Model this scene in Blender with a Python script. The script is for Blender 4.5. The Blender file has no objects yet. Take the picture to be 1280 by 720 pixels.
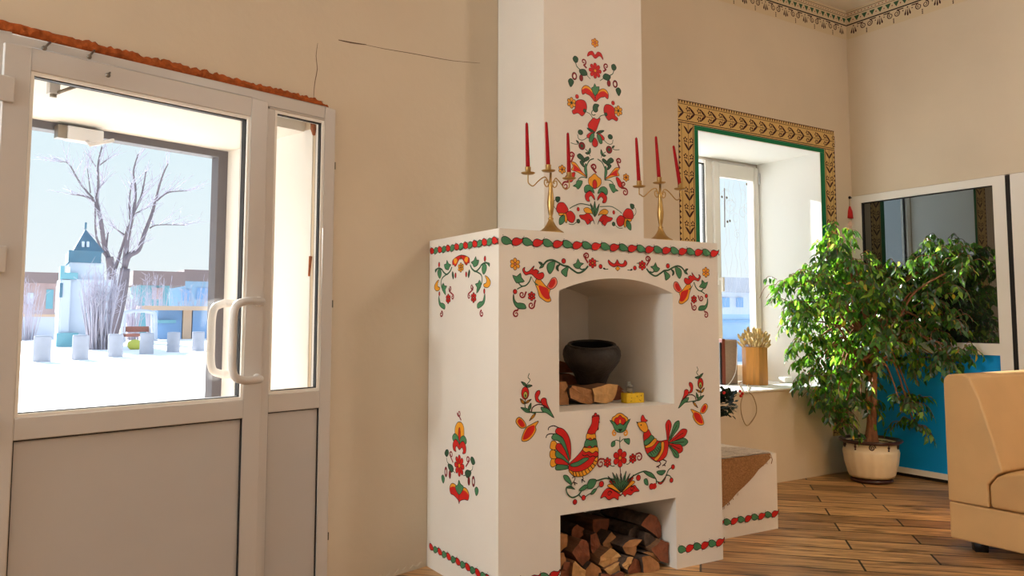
import bpy, bmesh, math, random
from mathutils import Vector, Matrix
from mathutils.geometry import tessellate_polygon
random.seed(11)
SC = bpy.context.scene
COL = SC.collection
PI = math.pi
# ------------------------------------------------------------------ camera
CF, CYP, YAW, PITCH, ROLL = 1015.2595, 318.0846, .5546, .0806, .0008
CAM = Vector((-1.8723, -3.1356, 1.25))
FWD = Vector((math.sin(YAW)*math.cos(PITCH), math.cos(YAW)*math.cos(PITCH), math.sin(PITCH)))
_r = Vector((math.cos(YAW), -math.sin(YAW), 0)); _u = _r.cross(FWD)
RGT = _r*math.cos(ROLL)+_u*math.sin(ROLL); UPV = _u*math.cos(ROLL)-_r*math.sin(ROLL)
cd = bpy.data.cameras.new('camera'); cam = bpy.data.objects.new('camera', cd); COL.objects.link(cam)
cd.sensor_width = 36; cd.lens = 36*CF/1280; cd.shift_y = (CYP-360)/1280; cd.clip_start = .05; cd.clip_end = 2000
cam.matrix_world = Matrix(((RGT.x, UPV.x, -FWD.x, CAM.x), (RGT.y, UPV.y, -FWD.y, CAM.y), (RGT.z, UPV.z, -FWD.z, CAM.z), (0, 0, 0, 1)))
SC.camera = cam

def ray(px, py): return FWD+RGT*((px-640)/CF)-UPV*((py-CYP)/CF)
def hit(px, py, p, n):
    d = ray(px, py); n = Vector(n)
    return CAM+d*((Vector(p)-CAM).dot(n)/d.dot(n))
def hY(px, py, y): return hit(px, py, (0, y, 0), (0, 1, 0))
def hX(px, py, x): return hit(px, py, (x, 0, 0), (1, 0, 0))
def hZ(px, py, z): return hit(px, py, (0, 0, z), (0, 0, 1))
# room planes: stove front is y=0; door wall is turned by A1; window wall nearly parallel to the stove
W, D, H = 1.3754, .7126, 1.6647
A1 = .2941; C1, S1 = math.cos(A1), math.sin(A1)
def wl(s, d, z): return Vector((C1*s-S1*d, D+S1*s+C1*d, z))       # door wall: along, outward, up
def hW(px, py, d=0):
    h = hit(px, py, wl(0, d, 0), (-S1, C1, 0))-Vector((0, D, 0))
    return (h.x*C1+h.y*S1, h.z)
A2 = .0264
def wb(x, d, z): return Vector((x-math.sin(A2)*d, 1.1827+math.tan(A2)*(x-2)+d, z))
def hB(px, py, d=0):
    h = hit(px, py, wb(2, d, 0), (-math.sin(A2), math.cos(A2), 0)); return (h.x, h.z)
X3 = 4.3044; Y3 = 1.1827+math.tan(A2)*(X3-2); A3 = .0082
def wr(s, d, z): return Vector((X3+math.sin(A3)*s+d, Y3-math.cos(A3)*s, z))   # right wall: s towards camera, d outward
def hR(px, py, d=0):
    h = hit(px, py, wr(0, d, 0), (math.cos(A3), math.sin(A3), 0)); return (Y3-h.y, h.z)

# ------------------------------------------------------------------ materials
def lin(c):
    f = lambda v: v/12.92 if v <= .04045 else ((v+.055)/1.055)**2.4
    return tuple(f(v/255) for v in c)+(1,)
def newmat(name):
    m = bpy.data.materials.new(name); m.use_nodes = True
    nt = m.node_tree; nt.nodes.clear()
    out = nt.nodes.new('ShaderNodeOutputMaterial'); return m, nt, out
def L(nt, a, b): nt.links.new(a, b)
def mat(name, rgb, rough=.6, metal=0, var=0, vscale=6, bump=0, bscale=60, spec=.5, coat=0, var_rgb=None, stretch=None, detail=4):
    m, nt, out = newmat(name)
    b = nt.nodes.new('ShaderNodeBsdfPrincipled'); L(nt, b.outputs[0], out.inputs[0])
    c = lin(rgb)
    b.inputs['Base Color'].default_value = c; b.inputs['Roughness'].default_value = rough
    b.inputs['Metallic'].default_value = metal; b.inputs['Specular IOR Level'].default_value = spec
    b.inputs['Coat Weight'].default_value = coat
    if var or bump:
        tc = nt.nodes.new('ShaderNodeTexCoord'); src = tc.outputs['Object']
        if stretch:
            mp = nt.nodes.new('ShaderNodeMapping'); mp.inputs['Scale'].default_value = stretch
            L(nt, src, mp.inputs[0]); src = mp.outputs[0]
    if var:
        n = nt.nodes.new('ShaderNodeTexNoise'); n.inputs['Scale'].default_value = vscale; n.inputs['Detail'].default_value = detail
        L(nt, src, n.inputs['Vector'])
        r = nt.nodes.new('ShaderNodeValToRGB'); L(nt, n.outputs['Fac'], r.inputs[0])
        c2 = lin(var_rgb) if var_rgb else tuple(max(0, v*(1-var)) for v in c[:3])+(1,)
        r.color_ramp.elements[0].color = c2; r.color_ramp.elements[0].position = .3
        r.color_ramp.elements[1].color = c; r.color_ramp.elements[1].position = .65
        L(nt, r.outputs[0], b.inputs['Base Color'])
    if bump:
        n2 = nt.nodes.new('ShaderNodeTexNoise'); n2.inputs['Scale'].default_value = bscale; n2.inputs['Detail'].default_value = 3
        L(nt, src, n2.inputs['Vector'])
        bp = nt.nodes.new('ShaderNodeBump'); bp.inputs['Strength'].default_value = bump; bp.inputs['Distance'].default_value = .01
        L(nt, n2.outputs['Fac'], bp.inputs['Height']); L(nt, bp.outputs[0], b.inputs['Normal'])
    return m
def glassmat(name, tint=(1, 1, 1), refl=.05, rough=0.0):
    m, nt, out = newmat(name)
    t = nt.nodes.new('ShaderNodeBsdfTransparent'); t.inputs[0].default_value = (*tint, 1)
    g = nt.nodes.new('ShaderNodeBsdfGlossy'); g.inputs['Roughness'].default_value = rough; g.inputs[0].default_value = (1, 1, 1, 1)
    mx = nt.nodes.new('ShaderNodeMixShader'); mx.inputs[0].default_value = refl
    L(nt, t.outputs[0], mx.inputs[1]); L(nt, g.outputs[0], mx.inputs[2]); L(nt, mx.outputs[0], out.inputs[0])
    return m

M = {}
M['cream'] = mat('cream_plaster', (216, 200, 176), .85, var=.07, vscale=1.6, bump=.12, bscale=25, spec=.25)
M['stove'] = mat('white_lime_plaster', (232, 222, 208), .8, var=.05, vscale=2.5, bump=.18, bscale=18, spec=.25)
M['reveal'] = mat('white_reveal_paint', (238, 237, 232), .8, bump=.1, bscale=20, spec=.25)
M['ceil'] = mat('ceiling_paint', (236, 230, 220), .85, spec=.2)
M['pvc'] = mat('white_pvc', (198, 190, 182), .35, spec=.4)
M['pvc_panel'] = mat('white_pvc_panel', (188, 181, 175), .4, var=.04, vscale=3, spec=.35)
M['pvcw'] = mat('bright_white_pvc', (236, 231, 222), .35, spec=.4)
M['bead'] = mat('white_glazing_bead', (238, 233, 224), .4)
M['gasket'] = mat('black_gasket', (26, 22, 20), .6)
M['foam'] = mat('orange_foam', (180, 92, 42), .85, var=.45, vscale=38, bump=.9, bscale=60, spec=.15)
M['steel'] = mat('grey_screw_steel', (130, 122, 112), .35, metal=.9)
M['bracket'] = mat('galvanised_bracket', (110, 100, 84), .45, metal=.7, var=.4, vscale=60)
M['darkframe'] = mat('dark_grey_metal', (92, 90, 98), .5, metal=.2, var=.1, vscale=8)
M['closer'] = mat('pale_grey_enamel', (214, 214, 216), .45)
M['crack'] = mat('crack_line', (96, 72, 52), .9)
M['red'] = mat('red_paint', (206, 26, 20), .55, var=.14, vscale=25, spec=.3)
M['crimson'] = mat('crimson_paint', (136, 18, 26), .55, spec=.3)
M['green'] = mat('green_paint', (74, 134, 90), .55, var=.2, vscale=25, spec=.3)
M['dgreen'] = mat('dark_green_paint', (46, 84, 56), .55, spec=.3)
M['orange'] = mat('orange_paint', (236, 158, 38), .55, var=.12, vscale=25, spec=.3)
M['pink'] = mat('pink_paint', (224, 120, 96), .55, spec=.3)
M['black'] = mat('black_paint', (26, 14, 12), .6, spec=.3)
M['white'] = mat('white_paint', (235, 225, 210), .6, spec=.3)
M['maroon'] = mat('maroon_paint', (60, 17, 19), .6, spec=.3)
M['gold'] = mat('ochre_border_paint', (216, 180, 114), .7, var=.1, vscale=12, spec=.25)
M['bgreen'] = mat('emerald_border_paint', (0, 116, 74), .6, spec=.3)
M['frieze'] = mat('frieze_ground_paint', (212, 192, 158), .8, spec=.25)
M['brass'] = mat('brass', (190, 152, 90), .38, metal=.9, var=.25, vscale=14)
M['candle'] = mat('dark_red_wax', (150, 8, 14), .6, spec=.15)
M['wick'] = mat('wick', (60, 40, 34), .9)
M['iron'] = mat('cast_iron', (62, 54, 48), .55, metal=.35, var=.5, vscale=22, bump=.5, bscale=70)
M['iron_in'] = mat('dark_iron_inside', (22, 18, 16), .8)  # darker iron colour for the inner faces of the pot
M['wood_end'] = mat('split_wood_end', (178, 122, 72), .8, var=.3, vscale=34, bump=.5, bscale=80, detail=6)
M['wood_pale'] = mat('pale_split_wood', (208, 158, 98), .8, var=.25, vscale=30, bump=.5, bscale=70)
M['wood_red'] = mat('reddish_split_wood', (144, 80, 48), .8, var=.35, vscale=26, bump=.5, bscale=70)
M['wood_side'] = mat('split_wood_side', (132, 88, 54), .85, var=.4, vscale=10, bump=.6, bscale=30, stretch=(6, .7, 6))
M['bark'] = mat('grey_brown_bark', (88, 68, 54), .95, var=.6, vscale=24, bump=1, bscale=40)
M['cheese'] = mat('yellow_enamel', (236, 190, 20), .5, var=.18, vscale=50, bump=.2)
M['hole'] = mat('ochre_hole', (150, 110, 10), .7)
M['mouse'] = mat('grey_figurine', (140, 134, 122), .7, var=.35, vscale=90)
M['burlap'] = mat('brown_burlap', (186, 136, 90), .95, var=.4, vscale=120, bump=1, bscale=220, spec=.1)
M['fringe'] = mat('pale_burlap_fringe', (222, 208, 190), .95, var=.3, vscale=90, stretch=(1, 8, 1), spec=.1)
M['vase'] = mat('honey_wood', (222, 150, 62), .45, var=.28, vscale=7, stretch=(5, 5, .6))
M['straw'] = mat('dried_straw', (236, 204, 140), .85, var=.3, vscale=60)
M['spk'] = mat('box_front', (160, 138, 116), .7, var=.15, vscale=60)
M['spk_side'] = mat('box_side', (122, 56, 40), .4, var=.25, vscale=9, stretch=(8, 8, 1))
M['cable'] = mat('beige_cable', (158, 132, 96), .5)
M['adapter'] = mat('white_plastic', (238, 236, 230), .4)
M['pot'] = mat('cream_ceramic', (234, 216, 184), .35, var=.12, vscale=9, spec=.5)
M['brown_glaze'] = mat('dark_brown_glaze', (62, 30, 24), .3, spec=.55)
M['soil'] = mat('potting_soil', (54, 38, 28), .95, bump=1, bscale=50)
M['trunk'] = mat('ficus_bark', (150, 98, 66), .85, var=.35, vscale=24, bump=.5, bscale=60)
M['blue'] = mat('bright_blue_panel', (0, 146, 222), .45, var=.03, vscale=2, spec=.35)
M['leather'] = mat('tan_leather', (212, 168, 112), .45, var=.08, vscale=5, bump=.06, bscale=160, spec=.4)
M['leather_in'] = mat('tan_leather_worn', (206, 160, 104), .5, var=.1, vscale=4, bump=.06, bscale=160, spec=.4)
M['blackplastic'] = mat('black_plastic', (22, 20, 20), .5)
M['darkgap'] = mat('dark_gap', (24, 18, 15), .8)
M['skin'] = mat('pale_felt', (222, 190, 168), .9)
M['redfelt'] = mat('red_felt', (196, 36, 32), .9)
M['concrete'] = mat('pale_concrete', (176, 178, 190), .9, var=.12, vscale=3)
M['snow'] = mat('packed_snow', (244, 243, 240), .9, var=.04, vscale=.4, bump=.3, bscale=3, spec=.2)
M['extwhite'] = mat('white_render', (200, 208, 222), .9, var=.06, vscale=.6)
M['teal'] = mat('teal_roof', (76, 120, 144), .7, var=.25, vscale=2)
M['teal2'] = mat('bright_teal', (112, 168, 182), .7)
M['barkext'] = mat('grey_tree_bark', (116, 106, 114), .95, var=.2, vscale=3)
M['twig'] = mat('pale_twig', (188, 182, 196), .95)
M['brick'] = mat('hazed_brick', (190, 164, 164), .9, var=.2, vscale=1)  # this and the other far house colours are paled with painted distance haze
M['roofbrown'] = mat('brown_roof', (134, 116, 116), .9)
M['extblue'] = mat('pale_blue_wall', (156, 188, 216), .8, var=.15, vscale=.6)
M['extblue2'] = mat('deep_blue_shop', (122, 162, 206), .7)
M['tanwall'] = mat('tan_kiosk', (206, 176, 150), .9)
M['hill'] = mat('hazy_hill', (176, 176, 186), 1, var=.15, vscale=.03)
M['yellowgreen'] = mat('yellow_green', (190, 190, 84), .8)
M['benchwood'] = mat('red_brown_bench', (150, 96, 84), .8)
M['glass'] = glassmat('clear_glass', (.97, .99, 1), .04)
M['glassw'] = glassmat('window_glass', (.95, .98, 1), .04)
M['lamp_shade'] = mat('opal_lamp', (240, 230, 210), .5)

def floormat():
    m, nt, out = newmat('wood_look_tile')
    b = nt.nodes.new('ShaderNodeBsdfPrincipled'); L(nt, b.outputs[0], out.inputs[0])
    tc = nt.nodes.new('ShaderNodeTexCoord')
    mp = nt.nodes.new('ShaderNodeMapping'); mp.inputs['Rotation'].default_value = (0, 0, math.radians(-135)); L(nt, tc.outputs['Object'], mp.inputs[0])
    def brick(c1, c2, mort, ms):
        t = nt.nodes.new('ShaderNodeTexBrick'); L(nt, mp.outputs[0], t.inputs['Vector'])
        t.offset = .33; t.offset_frequency = 2
        t.inputs['Scale'].default_value = 1; t.inputs['Brick Width'].default_value = 1.2; t.inputs['Row Height'].default_value = .2
        t.inputs['Mortar Size'].default_value = ms; t.inputs['Mortar Smooth'].default_value = .1; t.inputs['Bias'].default_value = 0
        t.inputs['Color1'].default_value = c1; t.inputs['Color2'].default_value = c2; t.inputs['Mortar'].default_value = mort
        return t
    t = brick(lin((212, 164, 108)), lin((156, 114, 74)), lin((52, 32, 22)), .006)
    # grain stretched along the plank
    g = nt.nodes.new('ShaderNodeMapping'); g.inputs['Scale'].default_value = (1.4, 16, 1); L(nt, mp.outputs[0], g.inputs[0])
    n = nt.nodes.new('ShaderNodeTexNoise'); n.inputs['Scale'].default_value = 2.2; n.inputs['Detail'].default_value = 7; n.inputs['Distortion'].default_value = .6; L(nt, g.outputs[0], n.inputs['Vector'])
    r = nt.nodes.new('ShaderNodeValToRGB'); r.color_ramp.elements[0].position = .3; r.color_ramp.elements[0].color = (.30, .26, .24, 1); r.color_ramp.elements[1].position = .62; r.color_ramp.elements[1].color = (1.1, 1.08, 1.05, 1); L(nt, n.outputs['Fac'], r.inputs[0])
    mx = nt.nodes.new('ShaderNodeMix'); mx.data_type = 'RGBA'; mx.blend_type = 'MULTIPLY'; mx.inputs[0].default_value = .9
    L(nt, t.outputs['Color'], mx.inputs[6]); L(nt, r.outputs[0], mx.inputs[7])
    # knots
    g2 = nt.nodes.new('ShaderNodeMapping'); g2.inputs['Scale'].default_value = (2.2, 7, 1); L(nt, mp.outputs[0], g2.inputs[0])
    n2 = nt.nodes.new('ShaderNodeTexNoise'); n2.inputs['Scale'].default_value = 1.3; n2.inputs['Detail'].default_value = 2; L(nt, g2.outputs[0], n2.inputs['Vector'])
    r2 = nt.nodes.new('ShaderNodeValToRGB'); r2.color_ramp.elements[0].position = .31; r2.color_ramp.elements[0].color = (.3, .28, .27, 1); r2.color_ramp.elements[1].position = .41; r2.color_ramp.elements[1].color = (1, 1, 1, 1); L(nt, n2.outputs['Fac'], r2.inputs[0])
    m2 = nt.nodes.new('ShaderNodeMix'); m2.data_type = 'RGBA'; m2.blend_type = 'MULTIPLY'; m2.inputs[0].default_value = .8
    L(nt, mx.outputs[2], m2.inputs[6]); L(nt, r2.outputs[0], m2.inputs[7]); L(nt, m2.outputs[2], b.inputs['Base Color'])
    b.inputs['Roughness'].default_value = .42; b.inputs['Specular IOR Level'].default_value = .4
    bp = nt.nodes.new('ShaderNodeBump'); bp.inputs['Strength'].default_value = .35; bp.inputs['Distance'].default_value = .004; bp.invert = True
    L(nt, t.outputs['Fac'], bp.inputs['Height']); L(nt, bp.outputs[0], b.inputs['Normal'])
    return m
M['floor'] = floormat()
def leafmat(name, rgb, trans, tw=.35):
    m, nt, out = newmat(name)
    b = nt.nodes.new('ShaderNodeBsdfPrincipled'); b.inputs['Base Color'].default_value = lin(rgb); b.inputs['Roughness'].default_value = .33; b.inputs['Specular IOR Level'].default_value = .8
    tc = nt.nodes.new('ShaderNodeTexCoord'); n = nt.nodes.new('ShaderNodeTexNoise'); n.inputs['Scale'].default_value = 9; L(nt, tc.outputs['Object'], n.inputs['Vector'])
    mx = nt.nodes.new('ShaderNodeMix'); mx.data_type = 'RGBA'; L(nt, n.outputs['Fac'], mx.inputs[0])
    c = lin(rgb); mx.inputs[6].default_value = tuple(v*.55 for v in c[:3])+(1,); mx.inputs[7].default_value = tuple(min(1, v*1.35) for v in c[:3])+(1,)
    L(nt, mx.outputs[2], b.inputs['Base Color'])
    t = nt.nodes.new('ShaderNodeBsdfTranslucent'); t.inputs[0].default_value = lin(trans)
    s = nt.nodes.new('ShaderNodeMixShader'); s.inputs[0].default_value = tw
    L(nt, b.outputs[0], s.inputs[1]); L(nt, t.outputs[0], s.inputs[2]); L(nt, s.outputs[0], out.inputs[0])
    return m
M['leaf1'] = leafmat('ficus_leaf_dark', (26, 52, 28), (120, 190, 40), .34)
M['leaf2'] = leafmat('ficus_leaf_mid', (44, 86, 36), (160, 230, 60), .4)
M['leaf3'] = leafmat('ficus_leaf_young', (130, 172, 56), (215, 250, 90), .5)
M['leaf4'] = leafmat('ficus_leaf_yellow', (214, 180, 40), (250, 220, 60), .4)
M['succulent'] = mat('succulent_leaf', (30, 50, 32), .6, var=.4, vscale=30, spec=.3)
def darkglass():
    m, nt, out = newmat('dark_reflective_glass')
    d = nt.nodes.new('ShaderNodeBsdfDiffuse'); d.inputs[0].default_value = (.012, .013, .011, 1)
    g = nt.nodes.new('ShaderNodeBsdfGlossy'); g.inputs['Roughness'].default_value = .01; g.inputs[0].default_value = (.88, .95, .98, 1)
    mx = nt.nodes.new('ShaderNodeMixShader'); mx.inputs[0].default_value = .19
    L(nt, d.outputs[0], mx.inputs[1]); L(nt, g.outputs[0], mx.inputs[2]); L(nt, mx.outputs[0], out.inputs[0]); return m
M['darkglass'] = darkglass()

# ------------------------------------------------------------------ mesh building
class MB:
    def __init__(s): s.v = []; s.f = []; s.m = []; s.mats = []; s.sm = []
    def mi(s, k):
        if k not in s.mats: s.mats.append(k)
        return s.mats.index(k)
    def add(s, verts, faces, k, smooth=False):
        b = len(s.v); s.v += [Vector(p) for p in verts]; i = s.mi(k)
        for f in faces: s.f.append([b+q for q in f]); s.m.append(i); s.sm.append(smooth)
    def quad(s, a, b, c, d, k): s.add([a, b, c, d], [(0, 1, 2, 3)], k)
    def boxf(s, fn, a0, a1, b0, b1, c0, c1, k):
        v = [fn(a, b, c) for a in (a0, a1) for b in (b0, b1) for c in (c0, c1)]
        s.add(v, [(0, 1, 3, 2), (4, 6, 7, 5), (0, 4, 5, 1), (2, 3, 7, 6), (0, 2, 6, 4), (1, 5, 7, 3)], k)
    def box(s, x0, x1, y0, y1, z0, z1, k): s.boxf(lambda a, b, c: Vector((a, b, c)), x0, x1, y0, y1, z0, z1, k)
    def tube(s, pts, r, k, n=8, cap=True, smooth=True):
        pts = [Vector(p) for p in pts]; N = len(pts)
        rs = r if isinstance(r, (list, tuple)) else [r]*N
        V = []; F = []; prev = None
        for i, p in enumerate(pts):
            t = (pts[min(i+1, N-1)]-pts[max(i-1, 0)])
            t = t.normalized() if t.length > 1e-9 else Vector((0, 0, 1))
            if prev is None:
                a = Vector((0, 0, 1)) if abs(t.z) < .9 else Vector((1, 0, 0))
                x = t.cross(a).normalized()
            else:
                x = prev-t*prev.dot(t)
                x = x.normalized() if x.length > 1e-6 else t.orthogonal().normalized()
            prev = x; y = t.cross(x)
            for j in range(n):
                an = 2*PI*j/n; V.append(p+(x*math.cos(an)+y*math.sin(an))*rs[i])
        for i in range(N-1):
            for j in range(n):
                F.append((i*n+j, i*n+(j+1) % n, (i+1)*n+(j+1) % n, (i+1)*n+j))
        if cap: F.append(tuple(range(n-1, -1, -1))); F.append(tuple((N-1)*n+j for j in range(n)))
        s.add(V, F, k, smooth)
    def lathe(s, prof, c, k, n=32, fn=None, smooth=True, cap=True):
        # prof: list of (r, z); k a material or a list per ring gap
        V = []; c = Vector(c)
        for r, z in prof:
            for j in range(n):
                a = 2*PI*j/n; rr = fn(r, z, a) if fn else r
                V.append(c+Vector((rr*math.cos(a), rr*math.sin(a), z)))
        b = len(s.v); s.v += V
        for i in range(len(prof)-1):
            kk = s.mi(k[i] if isinstance(k, list) else k)
            for j in range(n):
                s.f.append([b+i*n+j, b+i*n+(j+1) % n, b+(i+1)*n+(j+1) % n, b+(i+1)*n+j]); s.m.append(kk); s.sm.append(smooth)
        if cap:
            k0 = s.mi(k[0] if isinstance(k, list) else k); k1 = s.mi(k[-1] if isinstance(k, list) else k)
            s.f.append([b+j for j in range(n-1, -1, -1)]); s.m.append(k0); s.sm.append(False)
            s.f.append([b+(len(prof)-1)*n+j for j in range(n)]); s.m.append(k1); s.sm.append(False)
    def ball(s, c, r, k, n=12, m=8, sc=(1, 1, 1), rot=None):
        V = []; F = []; c = Vector(c)
        for i in range(m+1):
            th = PI*i/m
            for j in range(n):
                a = 2*PI*j/n
                p = Vector((math.sin(th)*math.cos(a)*sc[0], math.sin(th)*math.sin(a)*sc[1], math.cos(th)*sc[2]))*r
                if rot: p = rot @ p
                V.append(c+p)
        for i in range(m):
            for j in range(n): F.append((i*n+j, (i+1)*n+j, (i+1)*n+(j+1) % n, i*n+(j+1) % n))
        s.add(V, F, k, True)
    def build(s, name, parent=None, bevel=0, origin=None, weld=True):
        if parent is not None: org = world_loc(parent)
        elif origin is not None: org = Vector(origin)
        else:
            lo = [min(p[i] for p in s.v) for i in range(3)]; hi = [max(p[i] for p in s.v) for i in range(3)]
            org = Vector(((lo[0]+hi[0])/2, (lo[1]+hi[1])/2, lo[2]))
        me = bpy.data.meshes.new(name); me.from_pydata([p-org for p in s.v], [], s.f)
        for k in s.mats: me.materials.append(M[k])
        me.polygons.foreach_set('material_index', s.m); me.polygons.foreach_set('use_smooth', s.sm)
        me.validate()
        bm = bmesh.new(); bm.from_mesh(me)
        if weld: bmesh.ops.remove_doubles(bm, verts=bm.verts, dist=1e-5)
        bmesh.ops.recalc_face_normals(bm, faces=bm.faces) if weld else None
        bm.to_mesh(me); bm.free(); me.update()
        o = bpy.data.objects.new(name, me); COL.objects.link(o)
        if parent is not None: o.parent = parent
        else: o.location = org
        if bevel:
            mod = o.modifiers.new('bevel', 'BEVEL'); mod.width = bevel; mod.segments = 3; mod.limit_method = 'ANGLE'
            for p in me.polygons: p.use_smooth = True
            ws = o.modifiers.new('wn', 'WEIGHTED_NORMAL'); ws.keep_sharp = False
        return o
def world_loc(o):
    p = Vector(o.location)
    while o.parent is not None: o = o.parent; p += Vector(o.location)
    return p
def empty(name, loc, label=None, cat=None, group=None, kind=None):
    o = bpy.data.objects.new(name, None); COL.objects.link(o); o.location = loc; o.empty_display_size = .1
    return tag(o, label, cat, group, kind)
def tag(o, label=None, cat=None, group=None, kind=None):
    if label: o['label'] = label
    if cat: o['category'] = cat
    if group: o['group'] = group
    if kind: o['kind'] = kind
    return o
def copy_tree(o, delta, label=None):
    r = o.copy(); COL.objects.link(r); r.location = Vector(o.location)+Vector(delta)
    if label: r['label'] = label
    for ch in list(o.children):
        c = ch.copy(); COL.objects.link(c); c.parent = r
        for g in list(ch.children):
            d = g.copy(); COL.objects.link(d); d.parent = c
    return r
def struct(mb, name, parent=None, **k):
    o = mb.build(name, parent, **k); o['kind'] = 'structure'; return o
def cr(pts, closed=True, n=5, alpha=.5):
    # Catmull-Rom through 2D/3D points
    P = [Vector(p) for p in pts]; N = len(P); out = []
    rng = range(N) if closed else range(N-1)
    for i in rng:
        if closed: a, b, c, d = P[(i-1) % N], P[i], P[(i+1) % N], P[(i+2) % N]
        else: a, b, c, d = P[max(i-1, 0)], P[i], P[i+1], P[min(i+2, N-1)]
        for j in range(n):
            t = j/n
            out.append(.5*((2*b)+(c-a)*t+(2*a-5*b+4*c-d)*t*t+(3*b-a-3*c+d)*t**3))
    if not closed: out.append(P[-1])
    return out

# ------------------------------------------------------------------ painted ornament: thin layers of paint on a plane
class Paint:
    """shapes given in plane coordinates (u, v); fn(u, v, h) -> world, h above the surface"""
    def __init__(s, mb, fn, base=.0004, step=.00018, ow=.0031):
        s.mb = mb; s.fn = fn; s.base = base; s.step = step; s.boxes = []; s.ow = ow; s.mir = None; s.sw = 1.0
    def level(s, P):
        lo = (min(p[0] for p in P), min(p[1] for p in P)); hi = (max(p[0] for p in P), max(p[1] for p in P))
        l = 0
        for b in s.boxes:
            if b[0] < hi[0] and b[2] > lo[0] and b[1] < hi[1] and b[3] > lo[1]: l = max(l, b[4]+1)
        s.boxes.append((lo[0], lo[1], hi[0], hi[1], l)); return s.base+l*s.step
    def raw(s, P, k, h):
        tri = tessellate_polygon([[Vector((p[0], p[1], 0)) for p in P]])
        s.mb.add([s.fn(p[0], p[1], h) for p in P], tri, k)
    def ribbon(s, P, w, k, h, closed=False):
        N = len(P); V = []; F = []
        for i in range(N):
            if closed: t = Vector(P[(i+1) % N])-Vector(P[i-1])
            else: t = Vector(P[min(i+1, N-1)])-Vector(P[max(i-1, 0)])
            t = Vector((t[0], t[1])); t = t.normalized() if t.length > 1e-9 else Vector((1, 0))
            ww = w[min(i, len(w)-1)] if isinstance(w, list) else w
            nx, ny = -t[1]*ww/2, t[0]*ww/2
            V += [s.fn(P[i][0]+nx, P[i][1]+ny, h), s.fn(P[i][0]-nx, P[i][1]-ny, h)]
        for i in range(N if closed else N-1):
            j = (i+1) % N; F.append((2*i, 2*i+1, 2*j+1, 2*j))
        s.mb.add(V, F, k)
    def both(s, P):
        out = [[(p[0], p[1]) for p in P]]
        if s.mir is not None: out.append([(2*s.mir-p[0], p[1]) for p in P])
        return out
    def poly(s, pts, k, ol='black', smooth=True, ow=None, n=4, mirror=True):
        for Q in (s.both(pts) if mirror else [[(p[0], p[1]) for p in pts]]):
            P = [(q.x, q.y) for q in cr(Q, True, n)] if smooth else Q
            h = s.level(P); s.raw(P, k, h)
            if ol: s.ribbon(P, ow or s.ow, ol, h+s.step*.5, True)
    def stroke(s, pts, w, k='dgreen', taper=False, n=5, mirror=True):
        for Q in (s.both(pts) if mirror else [[(p[0], p[1]) for p in pts]]):
            P = [(q.x, q.y) for q in cr(Q, False, n)]
            h = s.level(P)
            w_ = w*s.sw
            ww = [w_*(.35+.65*math.sin(PI*(i+.5)/len(P))) for i in range(len(P))] if taper else w_
            s.ribbon(P, ww, k, h)
    def disc(s, c, rx, ry=None, k='red', ol='black', n=14, rot=0, mirror=True):
        ry = ry or rx; ca, sa = math.cos(rot), math.sin(rot)
        s.poly([(c[0]+rx*math.cos(2*PI*i/n)*ca-ry*math.sin(2*PI*i/n)*sa, c[1]+rx*math.cos(2*PI*i/n)*sa+ry*math.sin(2*PI*i/n)*ca) for i in range(n)], k, ol, smooth=False, mirror=mirror)
    def flower(s, c, r, k='red', ck='orange', petals=6, ol='black', mirror=True, sx=1, cr_=.22):
        P = []
        for i in range(petals*8):
            a = 2*PI*i/(petals*8)+PI/2
            rr = r*(.62+.38*abs(math.cos(petals*(a-PI/2)/2))**.6)
            P.append((c[0]+rr*math.cos(a)*sx, c[1]+rr*math.sin(a)))
        s.poly(P, k, ol, smooth=False, mirror=mirror)
        if mirror is True or True:
            for i in range(petals):
                a = 2*PI*(i+.5)/petals+PI/2
                s.stroke([(c[0]+.3*r*math.cos(a)*sx, c[1]+.3*r*math.sin(a)), (c[0]+.6*r*math.cos(a)*sx, c[1]+.6*r*math.sin(a))], s.ow*.7, ol or 'maroon', mirror=mirror, n=1)
        s.disc(c, r*cr_*sx, r*cr_, ck, ol, 10, mirror=mirror)
    def spiral(s, c, r, a0, turns=1.3, w=.007, k='crimson', cw=1, tail=None, mirror=True, sx=1):
        P = []
        N = int(14*turns)
        for i in range(N+1):
            t = i/N; a = a0+cw*2*PI*turns*t; rr = r*(1-.82*t)
            P.append((c[0]+rr*math.cos(a)*sx, c[1]+rr*math.sin(a)))
        if tail: P = [tail]+P
        for Q in (s.both(P) if mirror else [P]):
            q = [(v.x, v.y) for v in cr(Q, False, 2)]
            h = s.level(q); n = len(q)
            s.ribbon(q, [w*s.sw*(1-.45*i/n) for i in range(n)], k, h)
    def petal(s, base, tip, w, k, ol='black', vein=None, mirror=True):
        b = Vector(base[:2]); t = Vector(tip[:2]); d = t-b; n = Vector((-d.y, d.x)).normalized()
        P = [b, b+d*.45+n*w*.36, b+d*.8+n*w*.6, t, b+d*.8-n*w*.6, b+d*.45-n*w*.36]
        s.poly(P, k, ol, mirror=mirror)
        if vein: s.stroke([b+d*.2, b+d*.8], s.ow*.8, vein, mirror=mirror)
    def leaf(s, base, tip, w, k='green', ol='black', mirror=True):
        b = Vector(base[:2]); t = Vector(tip[:2]); d = t-b; n = Vector((-d.y, d.x)).normalized()
        P = [b, b+d*.2+n*w*.38, b+d*.45+n*w*.5, b+d*.75+n*w*.28, t, b+d*.75-n*w*.28, b+d*.45-n*w*.5, b+d*.2-n*w*.38]
        s.poly(P, k, ol, mirror=mirror, n=3)
        s.stroke([b+d*.1, b+d*.8], s.ow*.6, ol or 'dgreen', mirror=mirror, n=1)
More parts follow.
